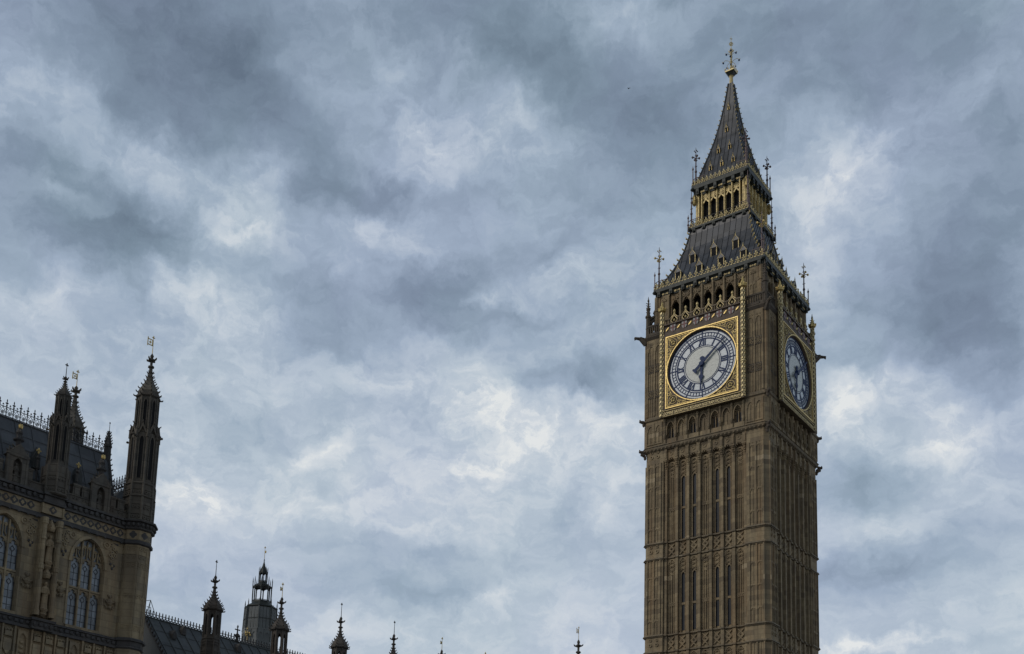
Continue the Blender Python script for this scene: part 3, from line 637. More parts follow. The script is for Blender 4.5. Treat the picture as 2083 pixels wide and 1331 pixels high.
# inscription band below the dial: dark ground, gilded Latin lettering
ib = MB(); ib.box(-4.08, 4.08, -6.90, -6.4, 50.50, 50.98); ib.box(-4.08, 4.08, -6.96, -6.4, 50.985, 51.07); ib.box(-4.08, 4.08, -6.98, -6.4, 50.40, 50.495)
ibo = ib.obj('inscription_band', 'bronze', T)
fc = bpy.data.curves.new('inscription', 'FONT'); fc.body = 'DOMINE SALVAM FAC REGINAM NOSTRAM VICTORIAM PRIMAM'; fc.size = 0.44; fc.extrude = 0.03; fc.align_x = 'CENTER'; fc.resolution_u = 2
fo = bpy.data.objects.new('inscription', fc); col.objects.link(fo)
dg = bpy.context.evaluated_depsgraph_get(); dg.update(); tm = bpy.data.meshes.new_from_object(fo.evaluated_get(dg))
bpy.data.objects.remove(fo)
xs = [v.co.x for v in tm.vertices]; kx = 7.9/(max(xs)-min(xs)) if xs else 1
for v in tm.vertices: v.co = Vector(((v.co.x-(max(xs)+min(xs))/2)*kx, -6.925-v.co.z, 50.575+v.co.y))
tm.materials.clear(); tm.materials.append(M['cream'])
gl_ = MB(); gl_.box(-4.06, 4.06, -6.99, -6.95, 51.0, 51.05); gl_.box(-4.06, 4.06, -7.0, -6.97, 50.43, 50.47); gl_.obj('gilded_fillet', 'gold_paint', ibo)
lo = bpy.data.objects.new('lettering', tm); col.objects.link(lo); lo.parent = ibo
# gilded posts beside the dial
def post(sx):
    p = MB(); x = sx*4.24
    p.lathe(x, -6.86, [(50.4, .17), (61.55, .17), (61.6, .14), (61.75, .14)], 8, R(22.5))
    po = p.obj('clock_post', 'bronze', T)
    q = MB(); z = 50.55; i = 0
    while z < 61.4:
        for a in range(8):
            if (a+i) % 2 == 0:
                q.M = Matrix.Translation((x, -6.86, 0)) @ Matrix.Rotation(R(45*a), 4, 'Z')
                q.box(-.075, .075, -.20, -.12, z, z+.20)
        q.M = Matrix(); z += .235; i += 1
    for z in (54.0, 57.2, 60.2): q.lathe(x, -6.86, [(z, .22), (z+.06, .28), (z+.14, .28), (z+.2, .22)], 8, R(22.5))
    q.obj('gilded_chequer', 'cream', po)
    q = MB(); q.lathe(x, -6.86, [(61.6, .16), (61.72, .34), (61.86, .36), (62.0, .34), (62.06, .22), (62.3, .17), (62.36, .10), (62.5, .12), (62.62, .08), (62.8, .02)], 8)
    for k in range(8): q.blob((x+.36*math.cos(R(45*k)), -6.86+.36*math.sin(R(45*k)), 61.95), .07, .07, .12, 5)
    q.obj('gilded_crown', 'gold', po)
    return po
posts = [post(-1), post(1)]
# frieze of shields and the gilded parapet
sf = MB(); sf.box(-4.04, 4.04, -6.86, -6.0, 58.95, 59.28); sf.box(-4.04, 4.04, -6.80, -6.0, 59.285, 60.05); sf.box(-4.04, 4.04, -6.97, -6.0, 60.055, 60.17)
sfo = sf.obj('shield_frieze', 'panel', T)
for k in range(6):
    x = (k-2.5)*1.22
    s_ = MB(); s_.xz([(x-.27, 60.0), (x-.27, 59.55), (x-.16, 59.33), (x, 59.24), (x+.16, 59.33), (x+.27, 59.55), (x+.27, 60.0)], -6.88, -6.80); so_ = s_.obj('shield', 'white', sfo)
    s_ = MB(); s_.box(x-.07, x+.07, -6.905, -6.86, 59.28, 59.99); s_.box(x-.26, x+.26, -6.901, -6.862, 59.62, 59.76); s_.obj('red_cross', 'red', so_)
s_ = MB()
for k in range(7):
    x = (k-3)*1.22; s_.blob((x, -6.83, 59.65), .16, .06, .12, 6); s_.bar((x-.14, -6.85, 59.5), (x+.14, -6.852, 59.8), .08, .06)
s_.obj('gilded_badge', 'gold', sfo)
pp = MB(); zb = 60.0
pp.box(-4.04, 4.04, -6.62, -6.5, zb, zb+.10)
top = [(-4.04, zb+.78)]
for k in range(6):
    x = (k-2.5)*1.22; top += [(x-.36, zb+.86), (x, zb+1.20), (x+.36, zb+.86)]
top.append((4.04, zb+.78))
for a, c in zip(top, top[1:]): pp.bar((a[0], -6.56, a[1]), (c[0], -6.562, c[1]), .13, .16)
for k in range(6):
    x = (k-2.5)*1.22; zc = zb+.62
    for a, c in (((0, .5), (.36, 0)), ((.36, 0), (0, -.5)), ((0, -.5), (-.36, 0)), ((-.36, 0), (0, .5))): pp.bar((x+a[0], -6.56, zc+a[1]), (x+c[0], -6.562, zc+c[1]), .09, .13)
    pp.blob((x, -6.57, zc), .13, .07, .17, 4)
for k in range(7):
    x = (k-3)*1.22
    for q in (-.22, 0, .22):
        if abs(x+q) < 4.0: pp.box(x+q-.045, x+q+.045, -6.61, -6.51, zb+.1, zb+.80)
ppo = pp.obj('gilded_parapet', 'bronze', T)
pf = MB()
for k in range(6):
    x = (k-2.5)*1.22; pf.lathe(x, -6.56, [(zb+1.15, .09), (zb+1.3, .12), (zb+1.42, .07), (zb+1.52, .13), (zb+1.64, .13), (zb+1.80, .03)], 6)
    pf.bar((x-.36, -6.60, zb+.91), (x, -6.602, zb+1.26), .045, .10); pf.bar((x, -6.60, zb+1.26), (x+.36, -6.602, zb+.91), .045, .10)
for k in range(6):
    x = (k-2.5)*1.22; zc = zb+.62
    for a, c in (((0, .5), (.36, 0)), ((.36, 0), (0, -.5)), ((0, -.5), (-.36, 0)), ((-.36, 0), (0, .5))): pf.bar((x+a[0], -6.635, zc+a[1]), (x+c[0], -6.637, zc+c[1]), .045, .03)
    pf.blob((x, -6.62, zc), .10, .06, .14, 4)
pf.box(-4.03, 4.03, -6.64, -6.60, zb+.03, zb+.07)
pf.obj('parapet_gilding', 'gold_paint', ppo)
for k in range(1, 4):
    for o in (face, ibo, posts[0], posts[1], sfo, ppo): copy_tree(o, T, k*math.pi/2)

# ------------------------------------------------------------------ belfry
bf = MB(); bf.box(-6.3, 6.3, -6.3, 6.3, 59.95, 60.12); f4 = MB()
f4.xy(pier_poly(5.55, .22, 4.10), 60.0, 64.25)
f4.lathe(-5.52, -5.52, [(60.0, .28), (62.6, .28), (62.65, .34), (62.8, .34), (62.85, .24), (64.2, .24)], 8, R(22.5))
for sw in (0, 1):
    if sw: f4.M = Matrix(((0, 1, 0, 0), (1, 0, 0, 0), (0, 0, 1, 0), (0, 0, 0, 1)))
    for xx in (-5.2, -4.2): f4.box(xx-.05, xx+.05, -5.64, -5.53, 61, 64.1)
    for xx in (-4.86, -4.54): f4.arch(xx-.15, xx+.15, 62.0, 62.75, xx, .11, 62.2, 62.45, -5.61, -5.53, 3); f4.ring(xx, 63.7, .06, .15, -5.62, -5.53, 8)
    f4.box(-4.72, -4.68, -5.61, -5.53, 61, 64.0)
    f4.M = Matrix()
for k in range(8):
    x = (k-3.5)*PB
    if abs(x) < 4.0: f4.box(x-.085, x+.085, -5.66, -5.10, 60.1, 64.2)
for k in range(7):
    cx = (k-3)*PB
    f4.arch(cx-.50, cx+.50, 60.1, 64.2, cx, .44, 62.75, 63.45, -5.42, -5.15, 6)
    f4.bar((cx-.48, -5.45, 62.8), (cx-.05, -5.452, 63.6), .07, .12); f4.bar((cx+.48, -5.45, 62.8), (cx+.05, -5.452, 63.6), .07, .12)
    for q in (-.22, .22): f4.ring(cx+q, 63.7, .08, .17, -5.52, -5.40, 8); f4.bar((cx, -5.45, 63.4), (cx+2*q, -5.452, 64.15), .07, .12)
    for j in range(5):
        th = R(20+35*j); px, pz = cx+.44*math.cos(th), 62.8+.6*math.sin(th)
        f4.xz([(px-.06, pz+.04), (px+.06, pz+.04), (cx+(px-cx)*.66, 62.8+(pz-62.8)*.70)], -5.40, -5.2)
f4.rot4(); nb = len(bf.v); bf.v += f4.v; bf.f += [tuple(i+nb for i in q) for q in f4.f]
bf.obj('belfry', 'stone', T)
lv = MB(); lv.box(-4.55, 4.55, -4.55, 4.55, 60.1, 64.2)
for j in range(9):
    z = 60.3+j*.42; lv.xy([(-4.75, -4.75), (4.75, -4.75), (4.75, 4.75), (-4.75, 4.75)], z, z+.06, [(-4.6, -4.6), (4.6, -4.6), (4.6, 4.6), (-4.6, 4.6)])
lv.obj('belfry_louvres', 'louvre', T)

def eaves(z0, W0, W1, zg, nb_, nf, brk, gname):
    """iron cornice with gilded beads and crest: z0 underside, W1 outer half width, zg gutter top"""
    iv = MB()
    iv.square_loft([(z0, W0), (z0+.38*(zg-z0), W0+.05), (z0+.55*(zg-z0), W1-.08), (z0+.56*(zg-z0), W1), (zg-.02, W1), (zg, W1-.06)])
    for sg in range(4):
        iv.M = Matrix.Rotation(sg*math.pi/2, 4, 'Z')
        n = brk
        for k in range(n):
            x = -W0+.3+(2*W0-.6)*k/(n-1)
            iv.box(x-.16, x+.16, -W1+.02, -W0+.1, z0+.02, z0+.57*(zg-z0)); iv.blob((x, -W1+.05, z0+.2*(zg-z0)), .13, .13, .16, 6)
        iv.blob((-W1+.1, -W1+.1, z0+.62*(zg-z0)), .26, .26, .2, 7)
        iv.M = Matrix()
    io = iv.obj(gname, 'iron_trim', T, TOP)
    gv = MB()
    for sg in range(4):
        gv.M = Matrix.Rotation(sg*math.pi/2, 4, 'Z')
        for k in range(brk-1):
            x = -W0+.3+(2*W0-.6)*(k+.5)/(brk-1); half = (2*W0-.6)/(brk-1)/2-.2
            for a in (-1, 1): gv.ring(x+a*half*.5, z0+.24*(zg-z0), .05, .10, -W0-.10, -W0-.02, 7)
            gv.blob((x, -W0-.07, z0+.24*(zg-z0)), .06, .05, .10, 5)
        gv.M = Matrix()
    gv.obj('gilded_frieze', 'gold_paint', io)
    cv = MB()
    for sg in range(4):
        cv.M = Matrix.Rotation(sg*math.pi/2, 4, 'Z')
        cv.box(-W1+.1, W1-.1, -W1+.05, -W1+.12, zg, zg+.05)
        for k in range(nb_): x = -W1+.12+(2*W1-.24)*k/(nb_-1); cv.blob((x, -W1+.03, zg+.10), .085, .085, .095, 6)
        for k in range(nf):
            x = -W1+.25+(2*W1-.5)*k/(nf-1); cv.fleur(x, -W1+.12, zg+.05, .66 if nf > 14 else .58)
        cv.M = Matrix()
    cv.obj('gilded_cresting', 'cream', io)
    return io
eaves(64.15, 5.62, 5.88, 65.10, 34, 19, 9, 'lower_eaves')

# lower iron roof
RP = [(65.0, 5.62), (65.87, 5.22), (67.13, 4.58), (68.46, 4.02), (69.85, 3.58), (71.6, 3.20), (72.2, 3.12)]
def prof_w(prof, z):
    for (a, wa), (b, wb) in zip(prof, prof[1:]):
        if a <= z <= b: return wa+(wb-wa)*(z-a)/(b-a)
    return prof[-1][1]
def roof(prof, name, seam, steps, crk, cs):
    rf = MB(); rf.square_loft(prof)
    for sg in range(4):
        rf.M = Matrix.Rotation(sg*math.pi/2, 4, 'Z')
        x = -math.floor(prof[0][1]/seam)*seam
        while x < prof[0][1]:
            pts = []
            for i in range(steps+1):
                z = prof[0][0]+(prof[-1][0]-prof[0][0])*i/steps; wv = prof_w(prof, z)
                if abs(x) <= wv-.03: pts.append((x, -wv-.015, z))
            for a, c in zip(pts, pts[1:]): rf.bar(a, c, .055, .07)
            x += seam
        for a, c in zip(prof, prof[1:]): rf.tube((-a[1], -a[1], a[0]), (-c[1], -c[1], c[0]), .085, .085, 6)
        rf.M = Matrix()
    ro = rf.obj(name, 'iron', T, TOP)
    ck = MB(); n = int((prof[-1][0]-prof[0][0])/crk)
    for sg in range(4):
        ck.M = Matrix.Rotation(sg*math.pi/2, 4, 'Z')
        for i in range(1, n+1):
            z = prof[0][0]+i*crk-.1; wv = prof_w(prof, z)
            ck.crocket((-wv, -wv, z), (-1, -1, .35), cs)
        ck.M = Matrix()
    ck.obj('hip_crockets', 'gold_paint', ro)
    return ro
lr = roof(RP, 'lower_roof', .62, 14, .62, .30)
def dormer(x, z, wv, W, Hh, name, gm='gold_paint'):
    d = MB(); y = -W; dep = Hh*.75
    yf = y-.10
    d.box(x-wv*.8, x+wv*.8, yf+.02, y+dep, z, z+Hh*.62)
    d.xz([(x-wv*1.25, z+Hh*.60), (x, z+Hh), (x+wv*1.25, z+Hh*.60)], yf-.06, y+dep)
    do = d.obj(name, 'iron', T, TOP)
    q = MB()
    for a in (-1, 1):
        q.box(x+a*wv-.03, x+a*wv+.03, yf-.03, yf+.12, z-.12, z+Hh*.60); q.bar((x+a*wv*1.3, yf-.07, z+Hh*.58), (x, yf-.072, z+Hh+.03), .03, .04)
    q.lathe(x, yf-.05, [(z+Hh, .04), (z+Hh+.12, .07), (z+Hh+.2, .03), (z+Hh+.42, .01)], 5)
    q.obj('gilded_frame', gm, do)
    q = MB(); q.box(x-wv*.84, x+wv*.84, yf-.02, yf+.05, z+.02, z+Hh*.62); q.obj('dormer_opening', 'dark', do)
    four(do)
for x in (-3.48, -1.16, 1.16, 3.48): dormer(x, 65.85, .29, 5.14, 1.2, 'dormer')
for x in (-2.32, 0, 2.32): dormer(x, 67.75, .29, 4.26, 1.3, 'dormer')

# tall corner pinnacles of painted iron, with a smaller companion outside each
def iron_pinnacle(W, z0, z1, Wo, z1o, cross, name='iron_pinnacle'):
    h = z1-z0; p = MB()
    p.lathe(-W, -W, [(z0-.4, .13), (z0+.1, .13), (z0+.14, .19), (z0+.26, .19), (z0+.3, .09), (z0+h*.35, .085), (z0+h*.36, .13), (z0+h*.39, .13), (z0+h*.4, .075), (z0+h*.65, .06), (z0+h*.66, .10), (z0+h*.69, .10), (z0+h*.7, .05), (z0+h*.97, .03), (z1, .01)], 7)
    p.lathe(-Wo, -Wo, [(z0-.5, .08), (z0+.2, .08), (z0+.22, .12), (z0+.32, .12), (z0+.34, .06), (z1o-.5, .055), (z1o-.45, .10), (z1o-.32, .10), (z1o-.28, .05), (z1o, .01)], 6)
    p.bar((-W, -W, z0+h*.22), (-Wo, -Wo, z0+h*.14), .05, .05)
    zr = z0+h*.21
    for d in ((1, 0), (0, 1)):
        p.bar((-W, -W, zr), (-W+1.0*d[0], -W+1.0*d[1], zr+.0), .05, .05)
    for z in (z0+h*.5, z0+h*.78):
        for k in range(4): p.crocket((-W+.04*math.cos(R(90*k)), -W+.04*math.sin(R(90*k)), z), (math.cos(R(90*k)), math.sin(R(90*k)), .2), .11)
    po = p.obj(name, 'pole', T, TOP)
    if cross:
        q = MB(); zc = z0+h*.70
        for k in range(4):
            c_, s_ = math.cos(R(90*k+cross[2])), math.sin(R(90*k+cross[2])); a = cross[0]
            q.path([(-W, -W, zc), (-W+a*.6*c_, -W+a*.6*s_, zc+.16), (-W+a*c_, -W+a*s_, zc+.10)], .045)
            q.blob((-W+a*c_, -W+a*s_, zc+.14), .12, .12, .14, 5); q.path([(-W, -W, zc-.35), (-W+a*.5*c_, -W+a*.5*s_, zc-.05)], .03)
        for k in range(4):
            c_, s_ = math.cos(R(90*k+cross[2])), math.sin(R(90*k+cross[2])); q.blob((-W+.16*c_, -W+.16*s_, z0+h*.9), .08, .08, .06, 5)
        q.obj('gilded_cross', cross[1], po)
    lat = MB()                                        # scrollwork between pinnacle and roof
    for d, (ox, oy) in (((1, 0), (0, 0)), ((0, 1), (0, 0))):
        for j in range(4):
            px, py = -W+d[0]*(.2+.25*j), -W+d[1]*(.2+.25*j)
            lat.tube((px, py, z0), (px, py, zr), .02, .02, 4); lat.blob((px, py, z0+.3), .07, .07, .10, 5)
    lat.obj('scroll_railing', 'gold_dull', po)
    four(po)
iron_pinnacle(5.48, 65.1, 69.95, 5.80, 67.1, (.44, 'gold', 45))
iron_pinnacle(3.07, 72.5, 76.75, 3.32, 73.95, None)
iron_pinnacle(2.74, 77.3, 81.8, 2.97, 79.6, (.36, 'pole', 45))

# lantern
eaves(72.10-.25, 3.02, 3.30, 72.42, 20, 12, 6, 'lantern_floor')
lnb = MB(); lnb.box(-2.28, 2.28, -2.28, 2.28, 72.3, 76.4); lnb.obj('lantern_core', 'dark', T, TOP)
ln = MB(); LP = .83
for xx in (-2.72+.20,):
    ln.box(-2.70, -2.34, -2.70, -2.34, 72.35, 76.3)
    for a in (-2.62, -2.44, ): ln.box(a-.06, a+.06, -2.77, -2.66, 72.4, 76.25); ln.box(-2.77, -2.66, a-.06, a+.06, 72.4, 76.25)
for k in range(6):
    x = (k-2.5)*LP; ln.box(x-.075, x+.075, -2.74, -2.52, 72.4, 76.25); ln.box(x-.035, x+.035, -2.80, -2.70, 72.4, 76.3)
for k in range(5):
    cx = (k-2)*LP
    for q in (-.34, .34):
        ln.box(cx+q-.035, cx+q+.035, -2.64, -2.52, 72.4, 76.25)
    ln.xz([(cx-.32, 75.05), (cx-.2, 75.12), (cx, 75.40), (cx+.2, 75.12), (cx+.32, 75.05), (cx+.32, 75.2), (cx, 75.58), (cx-.32, 75.2)], -2.66, -2.54)
    ln.box(cx-.055, cx+.055, -2.67, -2.55, 75.4, 76.2)
    for z in (75.62, 75.85, 76.08):
        for q in (-.15, .15): ln.ring(cx+q, z, .05, .115, -2.65, -2.56, 7)
    ln.box(cx-.33, cx+.33, -2.63, -2.55, 76.12, 76.24)
ln.rot4(); ln.obj('lantern', 'gold_paint', T, TOP)
rl = MB()
rl.box(-3.05, 3.05, -3.09, -3.06, 73.18, 73.22); rl.box(-3.05, 3.05, -3.09, -3.06, 72.85, 72.88)
for k in range(13): rl.box(-3.0+k*.5-.015, -3.0+k*.5+.015, -3.09, -3.06, 72.45, 73.2)
rl.rot4(); rl.obj('gallery_railing', 'iron_black', T, TOP)
gs = MB()                                             # gilded figures on the gallery corners
gs.lathe(-2.86, -2.86, [(75.0, .08), (75.15, .2), (75.5, .24), (75.8, .18), (76.0, .22), (76.2, .12)], 7); 
for a in (-1, 1): gs.blob((-2.86+.14*a, -2.86-.14*a, 75.7), .14, .14, .3, 6)
four(gs.obj('gilded_figure', 'gold_dull', T, TOP))
eaves(76.1, 2.74, 3.08, 77.30, 22, 13, 6, 'upper_eaves')

# spire
SP = [(77.2, 2.78), (78.4, 2.48), (79.85, 2.08), (81.35, 1.66), (82.9, 1.28), (85.05, .86), (87.2, .53), (88.6, .36), (89.78, .235)]
roof(SP, 'spire', .5, 20, .58, .20)
for (x, z) in ((-1.25, 78.85), (0, 78.85), (1.25, 78.85), (-.62, 80.9), (.62, 80.9), (0, 83.5), (0, 86.4)):
    dormer(x, z, .13 if z < 86 else .09, prof_w(SP, z+.1), .55 if z < 86 else .4, 'spire_light', 'gold_dull')
# gilded finial: column, coronet, branching cross with dark orbs
fn = MB(); fn.lathe(0, 0, [(89.7, .24), (89.85, .22), (90.6, .19), (90.7, .26), (90.8, .2)], 8)
fn.obj('finial_column', 'gold_paint', T, TOP)
fk = MB(); fk.square_loft([(90.66, .16), (91.08, .42), (91.10, .46)]); fk.M = Matrix()
cn = MB(); cn.square_loft([(91.102, .49), (91.25, .50), (91.26, .42)])
for sg in range(4):
    cn.M = Matrix.Rotation(sg*math.pi/2, 4, 'Z')
    for k in range(4): cn.fleur(-.45+.3*k, -.5, 91.22, .34)
    cn.M = Matrix()
fko = fk.obj('coronet', 'iron_trim', T, TOP); cn.obj('gilded_coronet', 'cream', fko)
fs_ = MB(); prof = [(91.2, .10)]
for i in range(9):
    z = 91.5+i*.24; prof += [(z, .05), (z+.06, .12), (z+.14, .12), (z+.18, .05)]
prof += [(93.8, .05), (93.85, .16), (93.95, .16), (94.0, .04), (94.35, .035), (95.2, .03), (95.62, .01)]
fs_.lathe(0, 0, prof, 7)
fs_.M = Matrix.Rotation(R(40), 4, 'Z'); fs_.ring(0, 94.62, .17, .225, -.03, .03, 16); fs_.ring(0, 94.62, .06, .10, -.03, .03, 10); fs_.bar((-.14, 0, 95.25), (.14, 0, 95.25), .05, .05)
for a in (-1, 1): fs_.bar((a*.06, 0, 94.5), (a*.16, 0, 94.75), .03, .03)
fs_.M = Matrix()
ob_ = MB()
for k in range(4):
    a = R(90*k+18); c_, s_ = math.cos(a), math.sin(a)
    for (z0, r, dz, zo) in ((92.3, .82, .45, .18), (93.1, .50, .42, .34)):
        fs_.path([(0, 0, z0), (r*.35*c_, r*.35*s_, z0+dz*.75), (r*.75*c_, r*.75*s_, z0+dz), (r*c_, r*s_, z0+zo+.08)], .028, 4)
        ob_.blob((r*c_, r*s_, z0+zo), .105, .105, .115, 8); fs_.crocket((r*c_, r*s_, z0+zo+.08), (c_, s_, .5), .13)
    fs_.path([(0, 0, 92.5), (.35*c_, .35*s_, 92.2), (.45*c_, .45*s_, 91.9)], .024, 4); ob_.blob((.46*c_, .46*s_, 91.82), .08, .08, .09, 7)
    fs_.crocket((.08*c_, .08*s_, 93.6), (c_, s_, .8), .24)
fso = fs_.obj('finial_cross', 'cream', T, TOP); ob_.obj('finial_orbs', 'blue', fso)

#PALACE#
# ================================================================== shared gothic pieces
def turret(name, parent, cx, cy, stages, cap, mats, flag=None, slits='dark', label=None, gabs=True, rot=22.5):
    """octagonal turret: stages (z0, z1, r, kind) from below, then cap (z0, r, z_finial, z_rod, z_tip)"""
    sm, dm = mats; b = MB(); rr = R(rot)
    panes = []
    for (z0, z1, r, kind) in stages:
        if kind == 'open':
            fw = 2*r*math.sin(math.pi/8); ap = r*math.cos(math.pi/8)
            for k in range(8):
                b.M = Matrix.Translation((cx, cy, 0)) @ Matrix.Rotation(R(45*k)+rr-R(22.5), 4, 'Z')
                hw = fw*.20; zs, za = z1-.42, z1-.22
                b.arch(-fw/2, fw/2, z0+.28, z1, 0, hw, zs, za, -ap, -ap+.13, 4); b.box(-fw/2, fw/2, -ap, -ap+.13, z0, z0+.278)
                b.M = Matrix()
            b.lathe(cx, cy, [(z0-.02, r*.98), (z0+.1, r*.98)], 8, rr); b.lathe(cx, cy, [(z1-.1, r*.98), (z1, r*.98)], 8, rr)
        else:
            b.lathe(cx, cy, [(z0, r), (z1, r)], 8, rr)
        for k in range(8):                            # corner shafts
            a = R(45*k)+rr; b.tube((cx+r*math.cos(a), cy+r*math.sin(a), z0), (cx+r*math.cos(a), cy+r*math.sin(a), z1), r*.10, r*.10, 5)
        b.lathe(cx, cy, [(z0-.05, r*1.04), (z0, r*1.13), (z0+.07, r*1.13), (z0+.12, r*1.03)], 8, rr)
        if kind == 'lancet':
            fw = 2*r*math.sin(math.pi/8); ap = r*math.cos(math.pi/8)
            for k in range(8):
                Mx = Matrix.Translation((cx, cy, 0)) @ Matrix.Rotation(R(45*k)+rr-R(22.5), 4, 'Z')
                hw = fw*.19; zs, za = z1-.55, z1-.25; L, Rr = arch_pts(0, hw, zs, za, 4)
                p = MB(); p.M = Mx; p.xz([(-hw, z0+.35)]+L+Rr[::-1]+[(hw, z0+.35)], -ap-.012, -ap+.03); panes.append(p)
                L2, R2 = arch_pts(0, hw*1.45, zs, za+.12, 4)
                b.M = Mx; b.xz([(-hw*1.45, z0+.3)]+L2+R2[::-1]+[(hw*1.45, z0+.3), (hw, z0+.3)]+Rr+L[::-1]+[(-hw, z0+.3)], -ap-.06, -ap+.02); b.M = Matrix()
        if kind == 'panel':
            fw = 2*r*math.sin(math.pi/8); ap = r*math.cos(math.pi/8)
            for k in range(8):
                b.M = Matrix.Translation((cx, cy, 0)) @ Matrix.Rotation(R(45*k)+rr-R(22.5), 4, 'Z')
                zz = z0+.25
                while zz < z1-.3:
                    for q in (-.2, .2): b.ring(q*fw, zz, fw*.07, fw*.16, -ap-.05, -ap+.02, 8)
                    b.box(-fw*.4, fw*.4, -ap-.04, -ap+.02, zz+.17, zz+.22); zz += .62
                b.M = Matrix()
    if gabs:                                          # little gables and beasts round the top of the lower open stage
        z0, z1, r, _ = stages[gabs if isinstance(gabs, int) and not isinstance(gabs, bool) else -1]
        ap = r*math.cos(math.pi/8); fw = 2*r*math.sin(math.pi/8)
        for k in range(8):
            b.M = Matrix.Translation((cx, cy, 0)) @ Matrix.Rotation(R(45*k)+rr-R(22.5), 4, 'Z')
            h = fw*.95
            b.xz([(-fw*.45, z1-.05), (0, z1+h), (fw*.45, z1-.05), (fw*.28, z1-.05), (0, z1+h*.62), (-fw*.28, z1-.05)], -ap-.08, -ap+.05)
            b.crocket((0, -ap-.02, z1+h), (0, -1, .4), fw*.22)
            b.M = Matrix()
            a = R(45*k)+rr; d = (math.cos(a), math.sin(a)); b.lathe(cx+d[0]*r*1.03, cy+d[1]*r*1.03, [(z1-.3, r*.13), (z1+.15, r*.12), (z1+.2, r*.17), (z1+.25, r*.09), (z1+fw*.9, .01)], 5)
            if k % 2 == 0:
                b.tube((cx+d[0]*r, cy+d[1]*r, z1-.32), (cx+d[0]*(r+.34), cy+d[1]*(r+.34), z1-.26), .075, .05, 5); b.blob((cx+d[0]*(r+.36), cy+d[1]*(r+.36), z1-.24), .09, .09, .08, 5)
    o = b.obj(name, sm, parent)
    if label: o['label'] = label
    for p in panes: p.obj('lancet_opening', dm, o)
    z0, r, zf, zr, zt = cap
    c = MB(); h = zf-z0
    P_ = [(z0-.10, r), (z0-.04, r*1.16), (z0+.05, r*1.16), (z0+.08, r*1.02), (z0+h*.18, r*.99), (z0+h*.32, r*.80), (z0+h*.46, r*.55), (z0+h*.62, r*.34), (z0+h*.80, r*.22), (zf, r*.16)]
    c.lathe(cx, cy, P_, 8, rr)
    fh = zr-zf; q = r*.2
    c.lathe(cx, cy, [(zf-.02, q*.85), (zf+fh*.08, q*.75), (zf+fh*.12, q*1.5), (zf+fh*.20, q*1.4), (zf+fh*.25, q*.6), (zf+fh*.50, q*.65), (zf+fh*.54, q*1.6), (zf+fh*.62, q*1.6), (zf+fh*.68, q*.6), (zf+fh*.85, q*.9), (zr, q*.2)], 8)
    for k in range(4):
        a = R(90*k)+rr; c.crocket((cx+q*math.cos(a), cy+q*math.sin(a), zf+fh*.54), (math.cos(a), math.sin(a), .25), r*.34)
    for k in range(8):
        a = R(45*k)+rr; d = (math.cos(a), math.sin(a))
        c.crocket((cx+d[0]*r*1.12, cy+d[1]*r*1.12, z0-.02), (d[0], d[1], .1), r*.26)
        for j in range(6):
            z = z0+h*(.14+.145*j); wv = [x[1] for x in P_ if x[0] <= z][-1]; nx = [x for x in P_ if x[0] > z][0]; pv = [x for x in P_ if x[0] <= z][-1]
            wv = pv[1]+(nx[1]-pv[1])*(z-pv[0])/(nx[0]-pv[0]); c.crocket((cx+d[0]*wv, cy+d[1]*wv, z), (d[0], d[1], .45), r*.22*(1-.05*j))
    c.obj('crocketed_cap', sm, o)
    v = MB(); v.tube((cx, cy, zr-.1), (cx, cy, zt-.1), .028, .016, 5)
    v.blob((cx, cy, zt-.12), .05, .05, .12, 5)
    for a in (-1, 1): v.blob((cx+a*.075, cy, zt-.14), .045, .03, .035, 5)
    vm = 'iron_black'
    if flag:
        hs, sd_ = flag; z = zt-.5-hs/2
        for (x0, x1, za, zb) in ((.03, hs, z+hs, z+hs-.06), (.03, hs, z+.06, z), (.03, .09, z+hs, z), (hs-.06, hs, z+hs*1.2, z-hs*.15)): v.box(cx+sd_*x0 if sd_ > 0 else cx-x1, cx+x1 if sd_ > 0 else cx-x0, cy-.012, cy+.012, zb, za)
        v.xz([(cx+sd_*(hs*.3), z+hs*.5), (cx+sd_*hs*.5, z+hs*.75), (cx+sd_*hs*.7, z+hs*.5), (cx+sd_*hs*.5, z+hs*.25)], cy-.014, cy+.014)
        vm = 'gold_paint'
    v.obj('weather_vane' if flag else 'finial_rod', vm, o)
    return o
